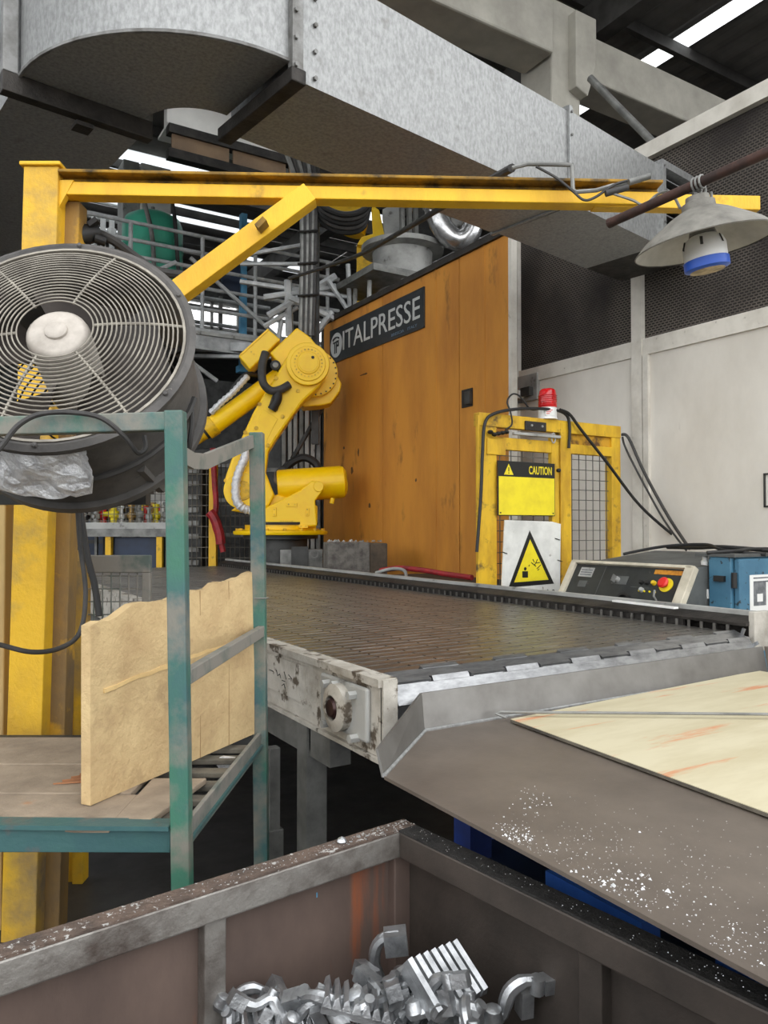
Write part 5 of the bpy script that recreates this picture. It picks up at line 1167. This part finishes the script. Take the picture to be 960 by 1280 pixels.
# girder with beige panels
gd_ = thing('crane_girder', (2,10,6.6), 'overhead crane girder with beige brown panels beneath the duct', 'girder')
zg0, zg1 = onY(280,200,10).z-.1, onY(205,145,10).z-.05
for z in (zg0, zg1-.1): obj('chord', MB().box((2.75,9.95,z-.06),(6.5,10.1,z+.06)), m_trimdk, gd_)
x = 2.77
while x < 6.4: obj('panel', MB().box((x+.03,9.99,zg0+.06),(x+.82,10.03,zg1-.16)), m_beigep, gd_); x += .85
obj('walkway', MB().box((2.75,10.0,zg1-.04),(6.5,10.5,zg1)), m_concl, gd_); obj('pale_web', MB().box((2.75,10.06,zg1),(6.24,10.2,min(zg1+.42,ROOFZ-.2))), m_concl, gd_)
obj('lower_beam', MB().box((2.75,9.9,zg0-.5),(6.5,10.05,zg0-.3)), m_roofst, gd_)
# benches and machines beyond the conveyor end, left
DT = 9.6
wt = thing('work_bench', RD(-3.4,DT), 'grey work bench with mesh back and yellow legs beyond the conveyor', 'bench')
def rdbox(r0,r1,d0,d1,z0,z1): return MB().hexa([RD(r0,d0,z0),RD(r1,d0,z0),RD(r1,d1,z0),RD(r0,d1,z0),RD(r0,d0,z1),RD(r1,d0,z1),RD(r1,d1,z1),RD(r0,d1,z1)])
rx = lambda px, d=DT: (px-480)/FPX*d
zw = P(150,655,DT).z
obj('top', rdbox(rx(60),rx(216),DT,DT+.6,zw-.06,zw+.02), m_greylt, wt)
obj('apron', rdbox(rx(60),rx(216),DT,DT+.04,zw-.16,zw-.06), m_grey, wt)
for px in (134,198): obj('leg', rdbox(rx(px-3),rx(px+4),DT+.02,DT+.1,0,zw-.1), m_yel, wt)
obj('cabinet', rdbox(rx(140),rx(193),DT+.1,DT+.5,.9,zw-.17), m_navy, wt)
g = MB()
for k in range(22): r = rx(62)+(rx(215)-rx(62))*k/21; g.tube([RD(r,DT+.02,zw),RD(r,DT+.02,zw+.75)], .006, 4)
for k in range(9): z = zw+.04+k*.085; g.tube([RD(rx(62),DT+.02,z),RD(rx(215),DT+.02,z)], .006, 4)
obj('wire_mesh', g, m_wire, wt)
cols_ = [m_redp,m_copper,m_greylt,m_sigy,m_whitep,m_black,m_grey,m_copper,m_greylt]
kinds = ['red capped','brass','pale grey','yellow','white','black','steel','small brass','tall grey']
fm = mesh_of(MB().lathe([(.035,0),(.035,.05),(.055,.06),(.055,.12),(.03,.13),(.03,.20),(.045,.205),(.045,.24),(0,.245)], None, 12).cyl((0,0,.09),(.11,0,.09),.025,n=8), 'fitting', smooth=True)
for k in range(26):
    o = bpy.data.objects.new('valve_fitting', fm if k < 9 else fm); COL.objects.link(o)
    i = k % 9
    if k < 9: mm_ = fm.copy(); mm_.materials.clear(); mm_.materials.append(cols_[i]); cols_[i] = mm_
    o.data = cols_[i]
    o.matrix_world = Matrix.Translation(RD(rx(70+k*5.6), DT+.14+.11*(k%4), zw+.02)) @ Matrix.Rotation(k*1.3,4,'Z') @ Matrix.Scale(.8+.5*((k*7)%5)/5,4)
    tag(o, ('leftmost ','middle ','rightmost ')[k//9]+kinds[i]+' valve fitting on the work bench behind the mesh', 'fitting', 'valve fittings on the work bench')
# distant dark machines
def machine(name, px0, px1, py0, py1, d, m, label, cat, depth=.8, ribs=6, mr=m_grey):
    t = thing(name, RD(rx((px0+px1)/2,d),d), label, cat); z0 = 0 if py1 is None else P(0,py1,d).z; z1 = P(0,py0,d).z; r0, r1 = rx(px0,d), rx(px1,d)
    obj('body', rdbox(r0,r1,d,d+depth,z0,z1), m, t, bevel=.02)
    for k in range(ribs): z = z0+(z1-z0)*(k+.5)/ribs; obj('rib', rdbox(r0+.03,r1-.03,d-.03,d,z-.03,z+.03), mr, t)
    obj('door', rdbox(r0+(r1-r0)*.2,r1-(r1-r0)*.25,d-.015,d,z0+(z1-z0)*.1,z0+(z1-z0)*.45), m, t, bevel=.01); return t
machine('press_column', 231,252,580,None,9.5,m_greydk,'dark ribbed press column left of the robot','machine',.4,14)
machine('dark_machine_box', 60,228,520,None,12.8,m_navy,'navy machine box added as darkness under the mezzanine behind the work bench','machine',.8,4,m_greydk)  # box added to darken the space below the mezzanine deck
machine('dark_machine_box', 238,330,560,None,12.2,m_greydk,'dark grey machine under the mezzanine behind the robot wrist','machine',1.5,5)
machine('steel_locker', 322,352,548,None,11.5,m_greydk,'dark steel locker behind the robot lower arm','locker',.6,3)
yp = thing('fence_post', RD(rx(266,9.3),9.3), 'yellow fence post with red hose left of the robot', 'post')
obj('post_body', rdbox(rx(261,9.3),rx(270,9.3),9.3,9.4,0,P(0,575,9.3).z), m_yel, yp); obj('foot_plate', rdbox(rx(255,9.3),rx(276,9.3),9.25,9.45,0,.02), m_yel, yp)
cable('red_hose', [P(266,560,9.2),P(268,600,9.2),P(270,630,9.2),P(268,655,9.2),P(276,678,9.2),P(279,690,9.2)], .035, m_redh, 'red hose hanging on the yellow fence post', 'hose')
cable('red_hose', [P(262,640,9.15),P(268,648,9.15),P(274,665,9.15),P(276,680,9.15)], .06, m_redh, 'thick red bundled hose end beside the yellow fence post', 'hose')
fp = thing('wire_fence', RD(rx(240,9.45),9.45), 'dark wire fence panel between bench and robot pedestal', 'fence')
g = MB()
for k in range(20): r = rx(216,9.45)+(rx(330,9.45)-rx(216,9.45))*k/19; g.tube([RD(r,9.45,.3),RD(r,9.45,P(0,580,9.45).z)], .006, 4)
for k in range(16): z = .35+k*.13; g.tube([RD(rx(216,9.45),9.45,z),RD(rx(330,9.45),9.45,z)], .006, 4)
obj('wire_mesh', g, m_wire, fp)
for px in (216,330): obj('post', rdbox(rx(px-2,9.45),rx(px+2,9.45),9.43,9.47,0,P(0,575,9.45).z), m_greydk, fp)
# corrugated screen right of the robot arm
cs_ = thing('corrugated_screen', RD(rx(385,9.7),9.7), 'grey corrugated steel screen between robot and orange enclosure', 'screen')
for k in range(7):
    px = 352+k*7.2; obj('corrugation', rdbox(rx(px,9.7),rx(px+5.2,9.7),9.7+.02*(k%2),9.76,0,P(0,476,9.7).z), m_greylt if k%3 else m_grey, cs_, bevel=.01)
obj('backing', rdbox(rx(350,9.7),rx(402,9.7),9.76,9.78,0,P(0,474,9.7).z), m_greydk, cs_)
cable('black_hose', [P(352,590,9.0),P(365,578,9.0),P(380,572,9.0),P(395,580,9.0),P(402,600,9.0)], .05, m_black, 'black hose arching behind the robot shoulder motor', 'hose')
cable('support_strut', [P(365,574,9.2),P(385,540,9.2),P(404,508,9.2)], .03, m_greydk, 'thin dark strut behind the robot elbow', 'strut')
# cables and machinery above the enclosure
cbn = thing('cable_bundle', P(385,300,8.9), 'vertical bundle of grey cables on a steel upright above the robot', 'cables')
for k in range(6): obj('cable', MB().tube(smooth_path([P(352+k*7,175,8.9),P(374+k*4,240,8.9),P(378+k*3.2,300,8.9),P(376+k*3,420,8.9)]), .03, 6), m_dkgrey if k%2 else m_grey, cbn, smooth=True)
obj('upright', rdbox(rx(389,9),rx(398,9),9.0,9.1,2.5,P(0,170,9).z), m_greydk, cbn)
for k in range(4): obj('tie', MB().tube([P(372,250+k*40,8.85),P(398,248+k*40,8.85)], .015, 5), m_black, cbn)
lc = thing('cable_loop', P(430,265,8.8), 'thick black cables looped below the yellow boom', 'cables')
for k in range(5): obj('cable', MB().tube(smooth_path([P(396-k*1.5,240,8.8+.05*k),P(404,258+k*5,8.8+.05*k),P(430,268+k*5.5,8.8+.05*k),P(455,262+k*5,8.8+.05*k),P(470-k*2,240,8.8+.05*k)]), .035, 8), m_black if k%2==0 else m_dkgrey, lc, smooth=True)
ld = thing('ladle_robot', P(440,290,10.8), 'second yellow robot above the orange enclosure, half hidden', 'robot')
obj('arm', MB().tube([P(455,215,10.8),P(447,262,10.8),P(440,292,10.8)], .19, 14), m_robot, ld, smooth=True)
obj('joint', MB().cyl(P(432,262,10.6), P(432,262,11.1), .28, n=24), m_robotd, ld, smooth=True)
obj('fork', MB().prism([P(x,y,10.5) for x,y in ((464,255),(474,262),(482,300),(466,308),(446,306),(452,296),(466,292))], FH*.25), m_robot, ld, bevel=.01)
obj('base', MB().prism([P(x,y,10.6) for x,y in ((446,306),(474,302),(478,820),(440,820))], FH*.4), m_robotd, ld)
fu = thing('furnace_head', P(502,330,9.6), 'grey round furnace head with flange above the orange enclosure', 'furnace')
fq = P(503,336,9.6); FQ = Matrix.Translation(V((fq.x,fq.y,fq.z-.1)))
obj('bowl', MB().lathe([(.30,-1.2),(.32,-.2),(.36,0),(.38,.28),(.52,.30),(.52,.36),(.36,.37),(.34,.26),(0,.24)], FQ, 36), m_greylt, fu, smooth=True)
obj('platform', MB().box((fq.x-.75,fq.y-.55,fq.z-.30),(fq.x+1.0,fq.y+.6,fq.z-.22)), m_grey, fu)
for k in range(7): a = .5+k*.75; obj('leg', MB().tube([FQ @ V((.62*math.cos(a),.5*math.sin(a),-.15)), FQ @ V((.66*math.cos(a),.5*math.sin(a),-1.6))], .028, 6), m_greylt, fu)
for px in (503,512,520): obj('profile', MB().bar(P(px,300,9.3), P(px-2,205,9.3), .05, .05), m_grey, fu)
obj('head_box', MB().prism([P(x,y,9.7) for x,y in ((478,262),(500,250),(500,292),(482,296))], FH*.3), m_greylt, fu); obj('head_box', MB().prism([P(x,y,9.9) for x,y in ((520,250),(545,245),(548,302),(524,300))], FH*.3), m_greydk, fu)
sd = thing('silver_duct_bend', P(570,290,9.2), 'shiny aluminium U-bend exhaust pipe above the orange enclosure', 'pipe')
obj('bend', MB().tube(smooth_path([P(538,235,9.2),P(544,262,9.2),P(554,286,9.2),P(573,301,9.2),P(588,290,9.2),P(594,262,9.2),P(600,232,9.2)],3), .135, 14), mat('aluminium_pipe', S(214,214,214), S(170,170,170), .25, .85, 8), sd, smooth=True)
for p, q in ((P(541,250,9.2),P(543,257,9.2)),(P(593,268,9.2),P(594,262,9.2))): obj('joint_band', MB().cyl(p, q, .145, n=16), m_foil, sd, smooth=True)
obj('side_box', MB().prism([P(x,y,9.35) for x,y in ((560,240),(592,236),(585,280),(566,285))], FH*.2), m_greylt, sd)
pb2 = thing('pipe_scaffold', P(340,370,9.4), 'tangle of grey pipe struts above the robot', 'scaffold')
for a, b, r in (((330,372),(420,358),.04),((300,352),(440,372),.03),((335,395),(420,345),.045),((360,350),(362,420),.05),((362,372),(418,398),.04),((330,408),(372,384),.03),((385,430),(415,390),.04),((410,350),(440,395),.03),((435,330),(438,400),.03),((300,330),(390,330),.025),((310,318),(385,305),.025),((345,440),(352,400),.03)):
    obj('strut', MB().tube([P(a[0],a[1],9.4), P(b[0],b[1],9.5)], r, 6), m_galvp, pb2, smooth=True)
for yy, h in ((433,10),(445,4)): obj('beam', MB().bar(P(228,yy,11.2), P(345,yy+2,10.8), .1, h*.012), m_galvp, pb2)

# ---- more pipework and plant on and under the mezzanine
pr_ = thing('pipe_rack', (1.5,11.0,ZM), 'rows of grey pipes running along the mezzanine behind the railing', 'pipes')
for k, (z, yy, r) in enumerate(((4.75,12.75,.05),(5.05,12.8,.035),(5.3,12.7,.03),(5.5,12.85,.04))):
    obj('pipe', MB().tube([(-3,yy,z),(5.4,yy,z)], r, 8), m_galvp if k % 2 else m_grey, pr_, smooth=True)
for x in (-2.2,-.8,.7,2.0,3.1,4.5): obj('support', MB().box((x-.03,12.9,ZM),(x+.03,12.96,5.6)), m_grey, pr_)
pnl = thing('parts_shelf', RD(rx(150,10.2),10.2), 'cluttered steel parts shelf under the mezzanine behind the bench', 'shelf')
for z in (1.6, 2.0, 2.4): obj('shelf_board', rdbox(rx(70,10.3),rx(225,10.3),10.3,10.5,z,z+.03), m_grey, pnl)
for px in (70,120,172,224): obj('upright', rdbox(rx(px-1,10.3),rx(px+2,10.3),10.28,10.34,0,2.5), m_grey, pnl)
mb_c = [m_whitep, m_redp, m_copper, m_greylt, m_ltblue, m_sigy, m_grey]
wds = ['white','red','brass coloured','pale grey','light blue','yellow','steel grey']
where = {1.63:'bottom', 2.03:'middle'}
cnt = {}
for z in (1.63, 2.03):
    for k in range(14):
        i = (k*5+int(z*10)) % 7; w0 = .06+.05*((k*3) % 4)/3; r = rx(76+k*10.6,10.3)
        cnt[(z,i)] = cnt.get((z,i),0)+1
        o = obj('parts_box', rdbox(r,r+w0,10.32,10.46,z,z+.09+.04*((k*7)%5)), mb_c[i], bevel=.008)
        tag(o, ('left ','right ')[cnt[(z,i)]-1]+wds[i]+' parts box on the '+where[z]+' board of the parts shelf', 'box', 'boxes on the parts shelf')
